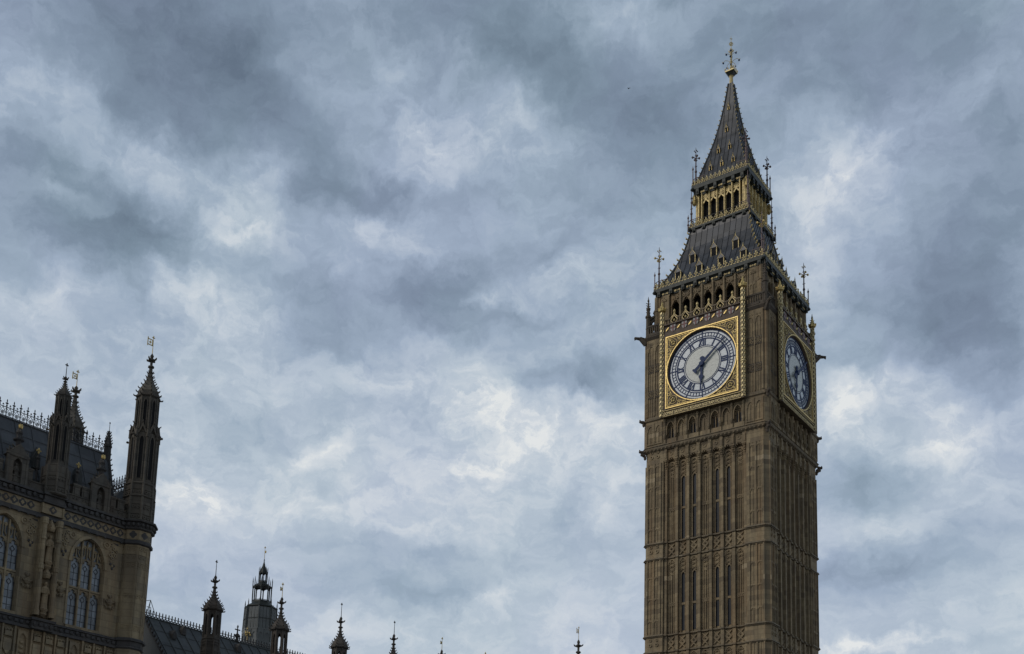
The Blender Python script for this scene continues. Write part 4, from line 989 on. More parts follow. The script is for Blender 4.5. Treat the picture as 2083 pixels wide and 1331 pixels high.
def robed_figure(mb, x, y, z, h):
    """small carved standing figure: plinth, robe with folds, shoulders, arms, head"""
    def el(zz, rx, ry, wob=0): return [(x+rx*(1+wob*math.cos(5*2*math.pi*i/14))*math.cos(2*math.pi*i/14), y+ry*(1+wob*math.cos(5*2*math.pi*i/14))*math.sin(2*math.pi*i/14), z+zz*h) for i in range(14)]
    mb.lathe(x, y, [(z-.22*h, .05), (z-.1*h, .13*h), (z-.02*h, .17*h), (z, .16*h)], 8, R(22.5))
    mb.loft([el(0, .15*h, .11*h, .12), el(.12, .135*h, .10*h, .14), el(.35, .115*h, .085*h, .10), el(.52, .10*h, .075*h, .05), el(.62, .115*h, .08*h), el(.74, .135*h, .08*h), el(.80, .12*h, .065*h), el(.83, .05*h, .045*h), el(.86, .045*h, .045*h)])
    mb.loft([el(.855, .035*h, .04*h), el(.88, .055*h, .062*h), el(.92, .062*h, .068*h), el(.96, .055*h, .06*h), el(.985, .06*h, .06*h), el(1.0, .03*h, .03*h)])
    mb.blob((x, y-.066*h, z+.915*h), .014*h, .018*h, .02*h, 5)
    for s_ in (-1, 1):
        mb.tube((x+s_*.125*h, y, z+.765*h), (x+s_*.15*h, y-.03*h, z+.58*h), .038*h, .032*h, 6); mb.tube((x+s_*.15*h, y-.03*h, z+.58*h), (x+s_*.04*h, y-.11*h, z+.56*h+.06*h*(s_ > 0)), .032*h, .024*h, 6)
    mb.tube((x+.05*h, y-.115*h, z+.25*h), (x+.05*h, y-.115*h, z+.78*h), .012*h, .012*h, 5)
def leaf_band(mb, x0, x1, y, z0, z1, pitch, seed):
    rnd = random.Random(seed); n = int((x1-x0)/pitch)
    for i in range(n):
        x = x0+(i+.5)*(x1-x0)/n; zm = (z0+z1)/2; s_ = pitch*.42
        if i % 3 == 1: mb.box(x-s_*.7, x+s_*.7, y-.06, y+.05, zm-s_*.6, zm+s_*.6)
        else:
            mb.blob((x, y, zm+rnd.uniform(-.04, .04)), s_, .10, (z1-z0)*.38, 5); mb.blob((x+s_*.5, y-.04, zm+.05), s_*.4, .07, .06, 4)
    return mb

# ================================================================== PALACE PAVILION (left)
PA = 0.045
PV = empty('palace_building', (-10.0, -61.777, 0), math.pi/2-PA)
tag(PV, 'ornate dark gothic stone building with traceried windows and turrets at the left edge', 'palace')
UL = -20.0
WC = (-14.62, -9.36, -4.10); BC = (-11.99, -6.73, -17.25)
HW = 1.06
wl = MB(); REL = []
wl.box(UL, -.35, .42, 6.6, 0, 23.3)
edges = [UL, BC[0], BC[1], -1.0]
for i, cx in enumerate(WC):
    xa, xb = (UL, -11.99) if i == 0 else ((-11.988, -6.73) if i == 1 else (-6.728, -1.0))
    wl.arch(xa, xb, 16.85, 22.5, cx, HW, 20.55, 22.12, 0, .418, 8, .12)
    wl.box(xa, xb, 0, .418, 0, 16.849)
    L, Rr = arch_pts(cx, HW+.02, 20.55, 22.16, 8, .12); L2, R2 = arch_pts(cx, HW+.20, 20.55, 22.34, 8, .12)
    wl.xz(L2+R2[::-1]+Rr+L[::-1], -.09, .02)
    for q in (-1, 1):
        wl.box(cx+q*(HW+.10)-.05, cx+q*(HW+.10)+.05, -.05, .02, 16.9, 20.55)
        # spandrel roundels and hanging tracery beside the arch
        wl.ring(cx+q*1.12, 22.1, .13, .22, -.055, .02, 10); wl.blob((cx+q*1.12, -.02, 22.1), .08, .05, .08, 5)
        for (dx, dz) in ((1.42, 22.2), (1.62, 22.0), (1.50, 21.75), (1.74, 21.6), (1.56, 21.42), (1.40, 21.55), (1.80, 21.9)):
            wl.ring(cx+q*dx, dz, .05, .12, -.06, .02, 7)
        for (dx, dz) in ((1.48, 21.2), (1.70, 21.1), (1.60, 20.95)): wl.blob((cx+q*dx, -.02, dz), .09, .06, .10, 5)
        sd_ = MB()                                    # dark plates on the spandrel tracery eyes: recess shade put into the colour
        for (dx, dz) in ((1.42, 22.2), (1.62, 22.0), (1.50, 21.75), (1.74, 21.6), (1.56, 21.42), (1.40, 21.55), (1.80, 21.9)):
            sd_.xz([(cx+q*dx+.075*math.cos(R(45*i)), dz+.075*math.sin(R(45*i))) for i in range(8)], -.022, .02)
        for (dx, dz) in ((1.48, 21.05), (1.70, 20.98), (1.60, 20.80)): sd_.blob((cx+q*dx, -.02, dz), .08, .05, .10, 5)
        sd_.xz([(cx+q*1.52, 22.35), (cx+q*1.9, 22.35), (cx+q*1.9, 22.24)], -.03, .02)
        REL.append(('spandrel_shade', sd_))
        bs_ = MB(); bx_ = cx+q*1.62                   # winged beast half way up the wall
        bs_.blob((bx_, -.06, 18.75), .20, .14, .22, 7); bs_.blob((bx_, -.14, 18.42), .12, .10, .13, 6); bs_.blob((bx_, -.05, 19.08), .10, .08, .12, 6)
        for s_ in (-1, 1):
            bs_.tube((bx_+s_*.12, -.05, 18.7), (bx_+s_*.36, -.08, 18.88), .07, .03, 5); bs_.tube((bx_+s_*.36, -.08, 18.88), (bx_+s_*.40, -.05, 18.6), .06, .03, 5)
            bs_.tube((bx_+s_*.3, -.05, 18.55), (bx_+s_*.18, -.10, 18.36), .05, .04, 5); bs_.blob((bx_+s_*.12, -.04, 19.15), .05, .05, .09, 5)
        REL.append(('carved_beast', bs_))
wl.box(UL, -1.0, 0, .418, 22.501, 23.3)
wall = wl.obj('wall', 'pstone', PV)
for nm_, m_ in REL: m_.obj(nm_, 'psoot_shade' if nm_ == 'spandrel_shade' else 'stone_trim', wall)
def gothic_window(cx):
    f = MB()
    f.box(cx-HW, cx+HW, .09, .26, 19.09, 19.20); f.box(cx-HW-.05, cx+HW+.05, -.12, .40, 16.72, 16.88)
    for q in (-.36, .36): f.box(cx+q-.045, cx+q+.045, .07, .26, 16.88, 21.95)
    for q in (-1, 1): f.box(cx+q*HW-.04, cx+q*HW+.04, .06, .41, 16.88, 20.6)
    for c in (-.71, 0, .71):
        for (zs, za) in ((18.62, 18.98), (20.45, 20.85)):
            f.arch(cx+c-.315, cx+c+.315, zs-.05, za+.09, cx+c, .285, zs-.02, za+.04, .14, .235, 5)
            for s_ in (-1, 1): f.blob((cx+c+s_*.15, .19, (zs+za)/2+.07), .06, .06, .07, 5)
        # panel tracery over each light
        f.box(cx+c-.03, cx+c+.03, .13, .245, 20.95, 22.0 if c == 0 else 21.55)
        for s_ in (-1, 1):
            zt = 21.75 if c == 0 else (21.35 if s_*c > 0 else 21.6)
            f.bar((cx+c+s_*.30, .19, 20.95), (cx+c+s_*.14, .191, 21.2), .06, .08); f.bar((cx+c+s_*.14, .19, 21.2), (cx+c+s_*.18, .191, zt), .05, .08); f.ring(cx+c+s_*.17, zt-.10, .05, .11, .15, .23, 7)
    fo_ = f.obj('window', 'pstone', PV)
    p = MB(); L, Rr = arch_pts(cx, HW, 20.55, 22.1, 8, .12); p.xz([(cx-HW, 16.86)]+L+Rr[::-1]+[(cx+HW, 16.86)], .242, .262)
    p.obj('pane', 'pglass', fo_)
    d = MB()
    for c in (-.71, 0, .71):
        for (z0, z1) in ((16.9, 18.6), (19.25, 20.45)):
            zz = z0+.36
            while zz < z1-.2: d.box(cx+c-.31, cx+c+.31, .222, .238, zz-.010, zz+.010); zz += .40
            d.box(cx+c-.010, cx+c+.010, .223, .237, z0, z1-.22); d.box(cx+c-.31, cx+c-.28, .218, .239, z0, z1); d.box(cx+c+.28, cx+c+.31, .218, .239, z0, z1)
            zc = z1-.05
            for a, e_ in (((-.14, 0), (0, .17)), ((0, .17), (.14, 0)), ((.14, 0), (0, -.17)), ((0, -.17), (-.14, 0))): d.bar((cx+c+a[0], .229, zc+a[1]), (cx+c+e_[0], .2292, zc+e_[1]), .03, .02)
    d.obj('leading', 'iron_black', fo_)
    if True:                                          # pale diamond quarries and pale lower panes seen in the lights
        q = MB()
        for c in (-.71, 0, .71):
            zc = 18.55; q.xz([(cx+c-.11, zc), (cx+c, zc+.14), (cx+c+.11, zc), (cx+c, zc-.14)], .226, .241)
            q.box(cx+c-.22, cx+c-.04, .236, .241, 19.27, 19.55); 
        q.obj('pale_quarry', 'pearl', fo_)
for cx in WC: gothic_window(cx)
def statue_buttress(cx):
    f = MB()
    f.box(cx-.62, cx-.30, -.34, .05, 16.9, 22.5); f.box(cx+.30, cx+.62, -.34, .05, 16.9, 22.5); f.box(cx-.30, cx+.30, -.10, .05, 16.9, 22.5)
    for q in (-1, 1):
        f.lathe(cx+q*.46, -.36, [(16.9, .17), (17.2, .17), (17.25, .13), (19.5, .13), (19.55, .18), (19.8, .18), (19.85, .12), (21.2, .12), (21.25, .17), (21.35, .17), (21.4, .13), (22.1, .13), (22.15, .18), (22.5, .18)], 8, R(22.5))
        f.box(cx+q*.62-.03, cx+q*.62+.03, -.30, .05, 16.9, 22.5)
    for z in (19.45, 22.15):                          # canopies
        f.lathe(cx, -.22, [(z-.35, .20), (z-.2, .27), (z-.05, .24), (z+.1, .14), (z+.35, .03)], 6)
        for k in range(6): f.crocket((cx+.24*math.cos(R(60*k)), -.22+.24*math.sin(R(60*k)), z-.1), (math.cos(R(60*k)), math.sin(R(60*k)), .3), .12)
    f.lathe(cx, -.16, [(16.9, .10), (17.05, .26), (17.12, .26)], 8); f.lathe(cx, -.16, [(19.55, .10), (19.75, .25), (19.85, .25)], 8)
    bo = f.obj('buttress', 'pstone', PV)
    for z in (17.35, 20.05):
        s_ = MB(); robed_figure(s_, cx, -.26, z, 1.55); s_.obj('statue', 'pstone', bo)
for cx in BC[:2]: statue_buttress(cx)
# string courses, frieze and foliage cornice
fz = MB(); fz.box(UL, -.6, -.16, .0, 22.50, 22.62); fz.box(UL, -.6, -.10, .0, 22.63, 22.76)
for i in range(36): fz.blob((UL+.3+i*.55, -.14, 22.47), .09, .06, .07, 5)
fz.obj('string_course', 'psoot_shade', PV)
fq = MB(); fq.box(UL, -.6, -.06, .42, 22.78, 23.34)
for c in BC: fq.box(c-.68, c-.60, -.30, -.05, 22.78, 23.335); fq.box(c+.60, c+.68, -.30, -.05, 22.78, 23.335); fq.box(c-.6, c+.6, -.24, -.055, 22.781, 23.33)
fqo = fq.obj('frieze', 'pstone', PV)
qf = MB(); qs = MB()  # dark foils: dirt and shade of sunk carving put into the colour
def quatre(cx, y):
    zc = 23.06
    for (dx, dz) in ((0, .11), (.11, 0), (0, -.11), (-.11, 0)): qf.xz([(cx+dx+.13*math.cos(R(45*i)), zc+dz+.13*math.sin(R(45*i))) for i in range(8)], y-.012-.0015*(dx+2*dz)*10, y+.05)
    qs.xz([(cx, zc+.13), (cx+.11, zc), (cx, zc-.13), (cx-.11, zc)], y-.035, y+.04); qs.blob((cx, y-.04, zc), .05, .03, .05, 5)
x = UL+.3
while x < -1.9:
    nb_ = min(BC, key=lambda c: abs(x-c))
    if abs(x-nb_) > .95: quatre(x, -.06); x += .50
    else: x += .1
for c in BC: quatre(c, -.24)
qf.obj('shaded_quatrefoils', 'psoot_shade', fqo); qs.obj('carved_bosses', 'pstone', fqo)

fcn = MB(); fcn.box(UL, -.6, -.20, .45, 23.36, 23.46); fcn.box(UL, -.6, -.30, .45, 23.80, 23.94); fcn.box(UL, -.6, -.16, .45, 23.462, 23.798)
leaf_band(fcn, UL, -1.6, -.22, 23.44, 23.84, .36, 3)
for c in BC: fcn.box(c-.72, c+.72, -.46, -.1, 23.805, 23.96); fcn.box(c-.70, c+.70, -.38, -.1, 23.37, 23.5); fcn.box(c-.62, c+.62, -.34, -.1, 23.5, 23.8)
fcn.obj('foliage_cornice', 'psoot_shade', PV)
# lower string and the heraldic panels under it
ls = MB(); ls.box(UL, -.9, -.24, .0, 16.58, 16.70); ls.box(UL, -.9, -.14, .0, 16.26, 16.579); ls.box(UL, -.9, -.20, .0, 16.12, 16.258)
leaf_band(ls, UL, -1.2, -.16, 16.26, 16.60, .34, 5)
for c in BC: ls.box(c-.74, c+.74, -.50, -.02, 16.60, 16.74); ls.box(c-.66, c+.66, -.40, -.02, 16.14, 16.598); leaf_band(ls, c-.66, c+.66, -.42, 16.2, 16.6, .30, 9)
ls.obj('carved_string_course', 'psoot_shade', PV)
hp = MB(); x = UL+.2; i = 0
while x < -1.5:
    wv = .72 if i % 4 != 3 else 1.0
    hp.box(x-.05, x+.05, -.16, .0, 13.6, 16.12); c = x+wv/2
    if i % 4 != 3:
        hp.box(c-.20, c+.20, -.12, .0, 15.55, 15.78); hp.box(c-.24, c+.24, -.14, 0, 15.50, 15.56)
        for k in range(5): hp.blob((c-.18+.09*k, -.10, 15.86+.05*(k % 2)), .06, .06, .09, 5)
        hp.xz([(c-.24, 15.35), (c+.24, 15.35), (c+.24, 14.8), (c, 14.45), (c-.24, 14.8)], -.10, .0)
        for s_ in (-1, 1): hp.blob((c+s_*.16, -.08, 14.4), .14, .07, .10, 6)
    else:
        hp.box(c-.30, c-.24, -.1, 0, 13.6, 16.0); hp.box(c+.24, c+.30, -.1, 0, 13.6, 16.0); hp.arch(c-.3, c+.3, 15.2, 15.95, c, .22, 15.4, 15.8, -.09, 0, 4)
        for k in range(6): hp.blob((c, -.04, 14.0+.26*k), .14, .06, .10, 6)
    x += wv; i += 1
hp.box(UL, -1.0, -.22, 0, 13.3, 13.58)
hp.obj('heraldic_panels', 'pstone', PV)
# corner pier and the big turret above it
ct = MB(); CX, CY = -.97, .12
ct.lathe(CX, CY, [(0, .93), (23.4, .93)], 8, R(22.5))
for (z, k_) in ((13.3, 0),): ct.lathe(CX, CY, [(z-.04, .95), (z, 1.04), (z+.16, 1.04), (z+.26, .95)], 8, R(22.5))
for k in range(8):
    ct.M = Matrix.Translation((CX, CY, 0)) @ Matrix.Rotation(R(45*k), 4, 'Z'); ap = .93*math.cos(math.pi/8); fw = .93*2*math.sin(math.pi/8)
    for z in (17.4, 19.3, 21.2, 21.7, 22.2):
        for q in (-.2, .2): ct.ring(q*fw, z, fw*.06, fw*.15, -ap-.035, -ap+.02, 7)
        ct.box(-fw*.38, fw*.38, -ap-.03, -ap+.02, z+.13, z+.17)
    ct.box(-fw*.40, -fw*.36, -ap-.03, -ap+.02, 16.5, 22.4); ct.box(fw*.36, fw*.40, -ap-.03, -ap+.02, 16.5, 22.4)
    ct.M = Matrix()
ct.lathe(CX, CY, [(22.78, .955), (23.34, .955)], 8, R(22.5))
ct.obj('corner_pier', 'pstone', PV)
cc = MB(); cc.lathe(CX, CY, [(22.44, .94), (22.50, 1.06), (22.66, 1.06), (22.74, .95)], 8, R(22.5)); cc.lathe(CX, CY, [(16.12, .95), (16.2, 1.04), (16.27, .97), (16.56, .99), (16.6, 1.12), (16.72, 1.12), (16.8, .96)], 8, R(22.5)); cc.lathe(CX, CY, [(23.34, .96), (23.40, 1.10), (23.48, 1.12), (23.50, 1.06), (23.78, 1.08), (23.82, 1.26), (23.92, 1.28), (23.97, 1.1)], 8, R(22.5))
for k in range(24): cc.blob((CX+1.08*math.cos(R(15*k)), CY+1.08*math.sin(R(15*k)), 23.64), .11, .11, .13, 5)
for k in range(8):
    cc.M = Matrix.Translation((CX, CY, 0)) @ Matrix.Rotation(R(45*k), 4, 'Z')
    for (dx, dz) in ((0, .11), (.11, 0), (0, -.11), (-.11, 0)): cc.xz([(dx+.12*math.cos(R(45*i)), 23.06+dz+.12*math.sin(R(45*i))) for i in range(8)], -.955*math.cos(R(22.5))-.012-.015*(dx+2*dz), -.8)  # dark foils again, the carving's dirt and shade as colour
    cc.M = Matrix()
cc.obj('corner_cornice', 'psoot_shade', PV)
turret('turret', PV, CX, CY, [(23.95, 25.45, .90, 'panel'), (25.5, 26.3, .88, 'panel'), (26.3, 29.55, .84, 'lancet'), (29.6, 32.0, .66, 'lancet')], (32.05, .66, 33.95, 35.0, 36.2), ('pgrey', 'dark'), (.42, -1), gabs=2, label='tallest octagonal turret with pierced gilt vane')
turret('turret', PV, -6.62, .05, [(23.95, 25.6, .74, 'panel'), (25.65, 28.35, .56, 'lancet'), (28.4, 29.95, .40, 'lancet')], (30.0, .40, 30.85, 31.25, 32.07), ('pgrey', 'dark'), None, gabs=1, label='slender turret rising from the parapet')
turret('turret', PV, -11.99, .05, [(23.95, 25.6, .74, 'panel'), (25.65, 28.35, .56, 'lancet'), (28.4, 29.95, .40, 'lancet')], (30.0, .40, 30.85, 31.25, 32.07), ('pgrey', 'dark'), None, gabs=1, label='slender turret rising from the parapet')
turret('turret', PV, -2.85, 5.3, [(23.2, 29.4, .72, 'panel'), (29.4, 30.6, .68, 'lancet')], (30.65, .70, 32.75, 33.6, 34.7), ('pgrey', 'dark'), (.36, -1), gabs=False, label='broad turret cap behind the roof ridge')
# parapet with battlements and gabled niches
pb = MB(); pb.box(UL, -1.6, -.02, .30, 23.95, 24.45)
x = UL+.1; i = 0
GX = (-14.35, -9.05, -3.76)
while x < -1.9:
    g_ = min(abs(x+.24-c) for c in GX) < .72; t_ = min(abs(x+.24-c) for c in BC) < .95
    if not g_ and not t_:
        pb.box(x, x+.46, -.02, .30, 24.45, 25.02); pb.box(x-.03, x+.49, -.07, .34, 25.021, 25.12)
        pb.box(x+.03, x+.43, -.06, -.01, 24.95, 25.0); pb.box(x+.09, x+.37, -.055, -.018, 24.5, 24.9)
        for q in (.12, .34): pb.ring(x+q, 24.28, .04, .09, -.06, -.01, 7)
    x += .60
pb.box(UL, -1.6, -.07, .0, 24.40, 24.455); pb.box(UL, -1.6, -.06, .0, 23.97, 24.06)
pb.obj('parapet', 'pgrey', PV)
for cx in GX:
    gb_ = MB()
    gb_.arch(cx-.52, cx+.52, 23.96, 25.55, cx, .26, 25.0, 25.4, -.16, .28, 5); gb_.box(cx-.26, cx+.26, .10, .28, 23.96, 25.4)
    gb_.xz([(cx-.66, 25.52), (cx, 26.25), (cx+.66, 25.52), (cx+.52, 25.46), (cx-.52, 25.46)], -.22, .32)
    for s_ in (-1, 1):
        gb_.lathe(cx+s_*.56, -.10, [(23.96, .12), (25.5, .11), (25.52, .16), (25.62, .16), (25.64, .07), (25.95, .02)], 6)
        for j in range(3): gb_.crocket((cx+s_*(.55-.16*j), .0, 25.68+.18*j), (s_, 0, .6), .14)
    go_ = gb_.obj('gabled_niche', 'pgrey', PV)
    s_ = MB(); robed_figure(s_, cx, .02, 24.1, 1.05); s_.obj('statue', 'pgrey', go_)
    bt = MB(); bt.lathe(cx, .05, [(26.15, .10), (26.4, .17), (26.48, .30), (26.54, .30), (26.6, .15), (26.75, .14), (26.9, .20), (27.05, .17), (27.15, .11), (27.2, .13)], 8); bt.blob((cx, -.05, 26.95), .13, .17, .16, 6)
    for q in (-1, 1): bt.tube((cx+q*.12, .0, 26.75), (cx+q*.16, -.12, 26.55), .06, .04, 5)
    bo_ = bt.obj('heraldic_beast', 'psoot_shade', go_)
    q = MB(); q.lathe(cx, -.03, [(27.15, .10), (27.22, .12), (27.30, .13), (27.36, .08), (27.42, .03)], 8)
    for k in range(5): q.blob((cx+.10*math.cos(R(72*k)), -.03+.10*math.sin(R(72*k)), 27.34), .035, .035, .07, 4)
    q.obj('gilded_crown', 'gold', bo_)
for cx in (-12.95, -10.2, -7.52, -4.96):
    rd = MB(); rd.tube((cx, .55, 24.2), (cx, .55, 26.3), .06, .045, 6); rd.blob((cx, .55, 26.1), .13, .13, .10, 6); rd.blob((cx, .55, 25.5), .10, .10, .07, 6); ro_ = rd.obj('roof_finial', 'psoot_shade', PV)
    q = MB(); q.blob((cx, .55, 26.42), .06, .06, .10, 5); q.blob((cx, .55, 26.60), .06, .06, .10, 5)
    for s_ in (-1, 1): q.blob((cx+s_*.10, .55, 26.52), .07, .06, .06, 5)
    q.obj('gilded_cross', 'gold', ro_)
# steep lead roof, seams, small vents, iron ridge cresting
RZ, RY, EZ, EY, UE = 28.65, 2.6, 24.0, .55, -1.85
rf = MB(); UF = UE-.45
rf.add([(UL, EY, EZ), (UF, EY, EZ), (UE, RY, RZ), (UL, RY, RZ), (UL, 2*RY-EY, EZ), (UF, 2*RY-EY, EZ)], [(0, 1, 2, 3), (3, 2, 5, 4), (1, 5, 2), (0, 3, 4)])
sl_ = Vector((0, RY-EY, RZ-EZ)); nrm = Vector((0, -(RZ-EZ), RY-EY)).normalized()
x = UE-1.0
while x > UL: rf.bar(Vector((x, EY, EZ))+nrm*.012, Vector((x, RY, RZ))+nrm*.012, .05, .05); x -= 1.05
for k in range(1, 5):
    p = Vector((0, EY, EZ))+sl_*(k/5)+nrm*.008; rf.bar((UL, p.y, p.z), (UE-.5, p.y+.0004, p.z), .035, .035)
rf.tube((UL, RY, RZ), (UE, RY, RZ), .07, .07, 6)
rfo = rf.obj('roof', 'lead', PV)
vg = MB()
for k in range(13):
    t_ = k/12; p = Vector((UE+.02, EY, EZ))+sl_*t_; vg.crocket((p.x+.06-.45*(1-t_), p.y-.02, p.z), (.8, -.5, .5), .15)
    p2 = Vector((UE+.02, 2*RY-EY, EZ))+Vector((0, -(RY-EY), RZ-EZ))*t_; vg.crocket((p2.x+.06-.45*(1-t_), p2.y, p2.z), (.8, .5, .5), .15)
vg.bar((UF+.05, EY, EZ), (UE+.05, RY, RZ), .12, .16)
vg.obj('crocketed_verge', 'psoot_shade', rfo)
for (u_, zz) in ((-7.25, 26.1), (-4.55, 25.9), (-10.4, 26.1), (-12.6, 26.1)):
    d = MB(); y = EY+(zz-EZ)/(RZ-EZ)*(RY-EY); d.xz([(u_-.22, zz-.4), (u_+.22, zz-.4), (u_+.22, zz+.25), (u_, zz+.75), (u_-.22, zz+.25)], y-.32, y+.5)
    d.lathe(u_, y-.1, [(zz+.7, .06), (zz+.95, .03)], 5); d.obj('roof_vent', 'wlead', rfo)
def cresting(name, parent, x0, x1, y, z, unit, h, mat, along='x', dense=True):
    c = MB()
    if along == 'y': c.M = Matrix(((0, 1, 0, y), (1, 0, 0, 0), (0, 0, 1, 0), (0, 0, 0, 1))); yy = 0
    else: yy = y
    n = int(round((x1-x0)/unit)); wv = (x1-x0)/n; t_ = .022 if dense else .03
    c.box(x0, x1, yy-t_, yy+t_, z+.05, z+.085); c.box(x0, x1, yy-t_, yy+t_, z+h*.53, z+h*.56) if dense else None
    for i in range(n+1):
        x = x0+i*wv; c.box(x-t_, x+t_, yy-t_*.9, yy+t_*.9, z if dense else z+h*.45, z+h*.80); c.blob((x, yy, z+h*.90), t_*1.7, t_*1.7, h*.11, 4)
        c.xz([(x-h*.095, z+h*.76), (x, z+h*.70), (x+h*.095, z+h*.76), (x+h*.05, z+h*.80), (x-h*.05, z+h*.80)], yy-t_, yy+t_); c.box(x-h*.04, x+h*.04, yy-t_, yy+t_, z+h*.6, z+h*.66)
        if i < n:
            xm = x+wv/2
            if dense:
                c.blob((xm, yy, z+h*.68), h*.04, t_, h*.045, 4)
                for s_ in (-1, 1): c.blob((xm+s_*h*.03, yy, z+h*.65), h*.025, t_, h*.025, 4)
                for s_ in (-1, 1): c.bar((x+wv/2*(1+s_), yy, z+h*.18), (xm, yy+.001, z+h*.52), .022, .03); c.bar((xm+s_*wv*.5, yy, z+h*.5), (xm+s_*wv*.28, yy+.001, z+h*.40), .02, .03)
                c.ring(xm, z+h*.22, wv*.20, wv*.27, yy-.015, yy+.015, 10); c.bar((xm-wv*.16, yy, z+h*.22), (xm+wv*.16, yy+.001, z+h*.22), .035, .03); c.bar((xm, yy, z+h*.13), (xm, yy+.001, z+h*.31), .035, .03)
                c.blob((xm, yy, z+h*.57), .018, .018, h*.06, 4)
            else: c.ring(xm, z+h*.30, wv*.34, wv*.47, yy-.02, yy+.02, 10)
    return c.obj(name, mat, parent)
cresting('ridge_cresting', PV, UL, UE-.25, RY, RZ+.04, .44, 1.08, 'iron_black')
cresting('ridge_cresting', PV, 1.25, 4.4, -1.0, 26.52, .30, 1.0, 'iron_black', 'y')
rr_ = MB(); rr_.xz([(-1.75, 23.9), (-.5, 23.9), (-1.0, 26.54)], 1.2, 4.6); rr_.obj('back_roof', 'wlead', PV)
dp_ = MB(); dp_.lathe(UE-.05, RY, [(RZ-.5, .24), (RZ+.5, .22), (RZ+.52, .27), (RZ+.62, .25), (RZ+1.5, .05), (RZ+1.52, .09), (RZ+1.6, .04)], 8, R(22.5)); dp_.tube((UE-.05, RY, RZ+1.5), (UE-.05, RY, RZ+2.15), .02, .015, 5); dp_.blob((UE-.05, RY, RZ+2.1), .05, .04, .07, 4)
for k in range(4):
    for j in range(5):
        a = R(90*k+22.5); wv = .23-.04*j; dp_.crocket((UE-.05+wv*math.cos(a), RY+wv*math.sin(a), RZ+.68+.18*j), (math.cos(a), math.sin(a), .5), .12)
dp_.obj('ridge_pinnacle', 'psoot_shade', PV)

# ================================================================== LONG RANGE behind, running to the tower
WG = empty('palace_range', (-11.63, -55.15, 0), math.pi/2)
tag(WG, 'long low stone range with lead roof and a row of crocketed turrets below the sky', 'palace wing')
wb = MB(); wb.box(-3.2, 52, .45, 6.6, 0, 16.6)
for k in range(9): wb.box(k*6.085-.6, k*6.085+.6, -.1, .45, 0, 16.4)
wb.box(-3.2, 52, .2, .6, 15.9, 16.62)
for k in range(60): wb.box(-3.0+k*.9, -2.45+k*.9, .2, .5, 16.622, 17.0)
wb.obj('wall', 'wstone', WG)
for k in range(8):
    for q in (2.0, 4.1):
        p = MB(); cx = k*6.085+q; L, Rr = arch_pts(cx, .6, 13.6, 14.6, 5); p.xz([(cx-.6, 10.5)]+L+Rr[::-1]+[(cx+.6, 10.5)], .43, .47); p.obj('window', 'pglass', WG)
RY2, RZ2 = 3.2, 19.95
wr = MB(); y0, z0 = .7, 16.95
wr.add([(-3.15, y0, z0), (52, y0, z0), (52, RY2, RZ2), (-3.15, RY2, RZ2), (-3.15, 2*RY2-y0, z0), (52, 2*RY2-y0, z0)], [(0, 1, 2, 3), (3, 2, 5, 4), (0, 3, 4), (1, 5, 2)])
n2 = Vector((0, -(RZ2-z0), RY2-y0)).normalized()
for k in range(62):
    x = -2.7+k*.88; wr.bar(Vector((x, y0, z0))+n2*.012, Vector((x, RY2, RZ2))+n2*.012, .055, .06)
for t_ in (.33, .68): p = Vector((0, y0+(RY2-y0)*t_, z0+(RZ2-z0)*t_))+n2*.008; wr.bar((-3.1, p.y, p.z), (52, p.y+.0005, p.z), .035, .03)
wr.tube((-3.15, RY2, RZ2), (52, RY2, RZ2), .07, .07, 6)
wro = wr.obj('roof', 'wlead', WG)
vg = MB()
for k in range(12): t_ = k/11; vg.crocket((-3.1, y0+(RY2-y0)*t_, z0+(RZ2-z0)*t_+.05), (-.3, -.8, .4), .20)
vg.bar((-3.12, y0, z0+.03), (-3.12, RY2, RZ2+.03), .16, .12); vg.obj('crocketed_verge', 'psoot_shade', wro)
for (u_, t_) in ((-1.35, .62), (-.2, .82), (4.6, .75), (2.0, .35), (8.4, .7), (10.8, .8)):
    d = MB(); y = y0+(RY2-y0)*t_; z = z0+(RZ2-z0)*t_; d.xz([(u_-.16, z-.2), (u_+.16, z-.2), (u_+.16, z+.15), (u_, z+.42), (u_-.16, z+.15)], y-.25, y+.4); d.obj('roof_vent', 'psoot_shade', wro)
cresting('ridge_cresting', WG, -3.1, 52, RY2, RZ2+.05, .262, .46, 'iron_black', dense=False)
rfn = MB(); rfn.lathe(5.05, RY2, [(RZ2, .14), (RZ2+.45, .08), (RZ2+.5, .14), (RZ2+.6, .06), (RZ2+1.0, .04), (RZ2+1.05, .08), (RZ2+1.2, .02)], 6); rfn.bar((4.82, RY2, RZ2+.85), (5.28, RY2, RZ2+.85), .07, .07)
for k in range(4): rfn.crocket((5.05, RY2, RZ2+.3), (math.cos(R(90*k)), math.sin(R(90*k)), .4), .22)
rfn.obj('ridge_finial', 'psoot_shade', WG)
for k in range(6):
    turret('turret', WG, k*6.085, 0, [(16.0, 17.3, .62, 'panel'), (17.35, 18.55, .60, 'panel'), (18.6, 20.5, .55, 'open')], (20.62, .60, 22.0, 23.0, 24.05), ('wstone', 'dark'), (.22, -1) if k in (1, 4, 5) else None, gabs=False)
turret('turret', WG, 45.05, -.4, [(15.5, 20.0, .95, 'panel'), (20.1, 24.2, .80, 'open')], (24.35, .84, 26.7, 28.2, 29.5), ('wstone', 'dark'), (.40, -1), gabs=False, label='taller end turret with square pierced vane')

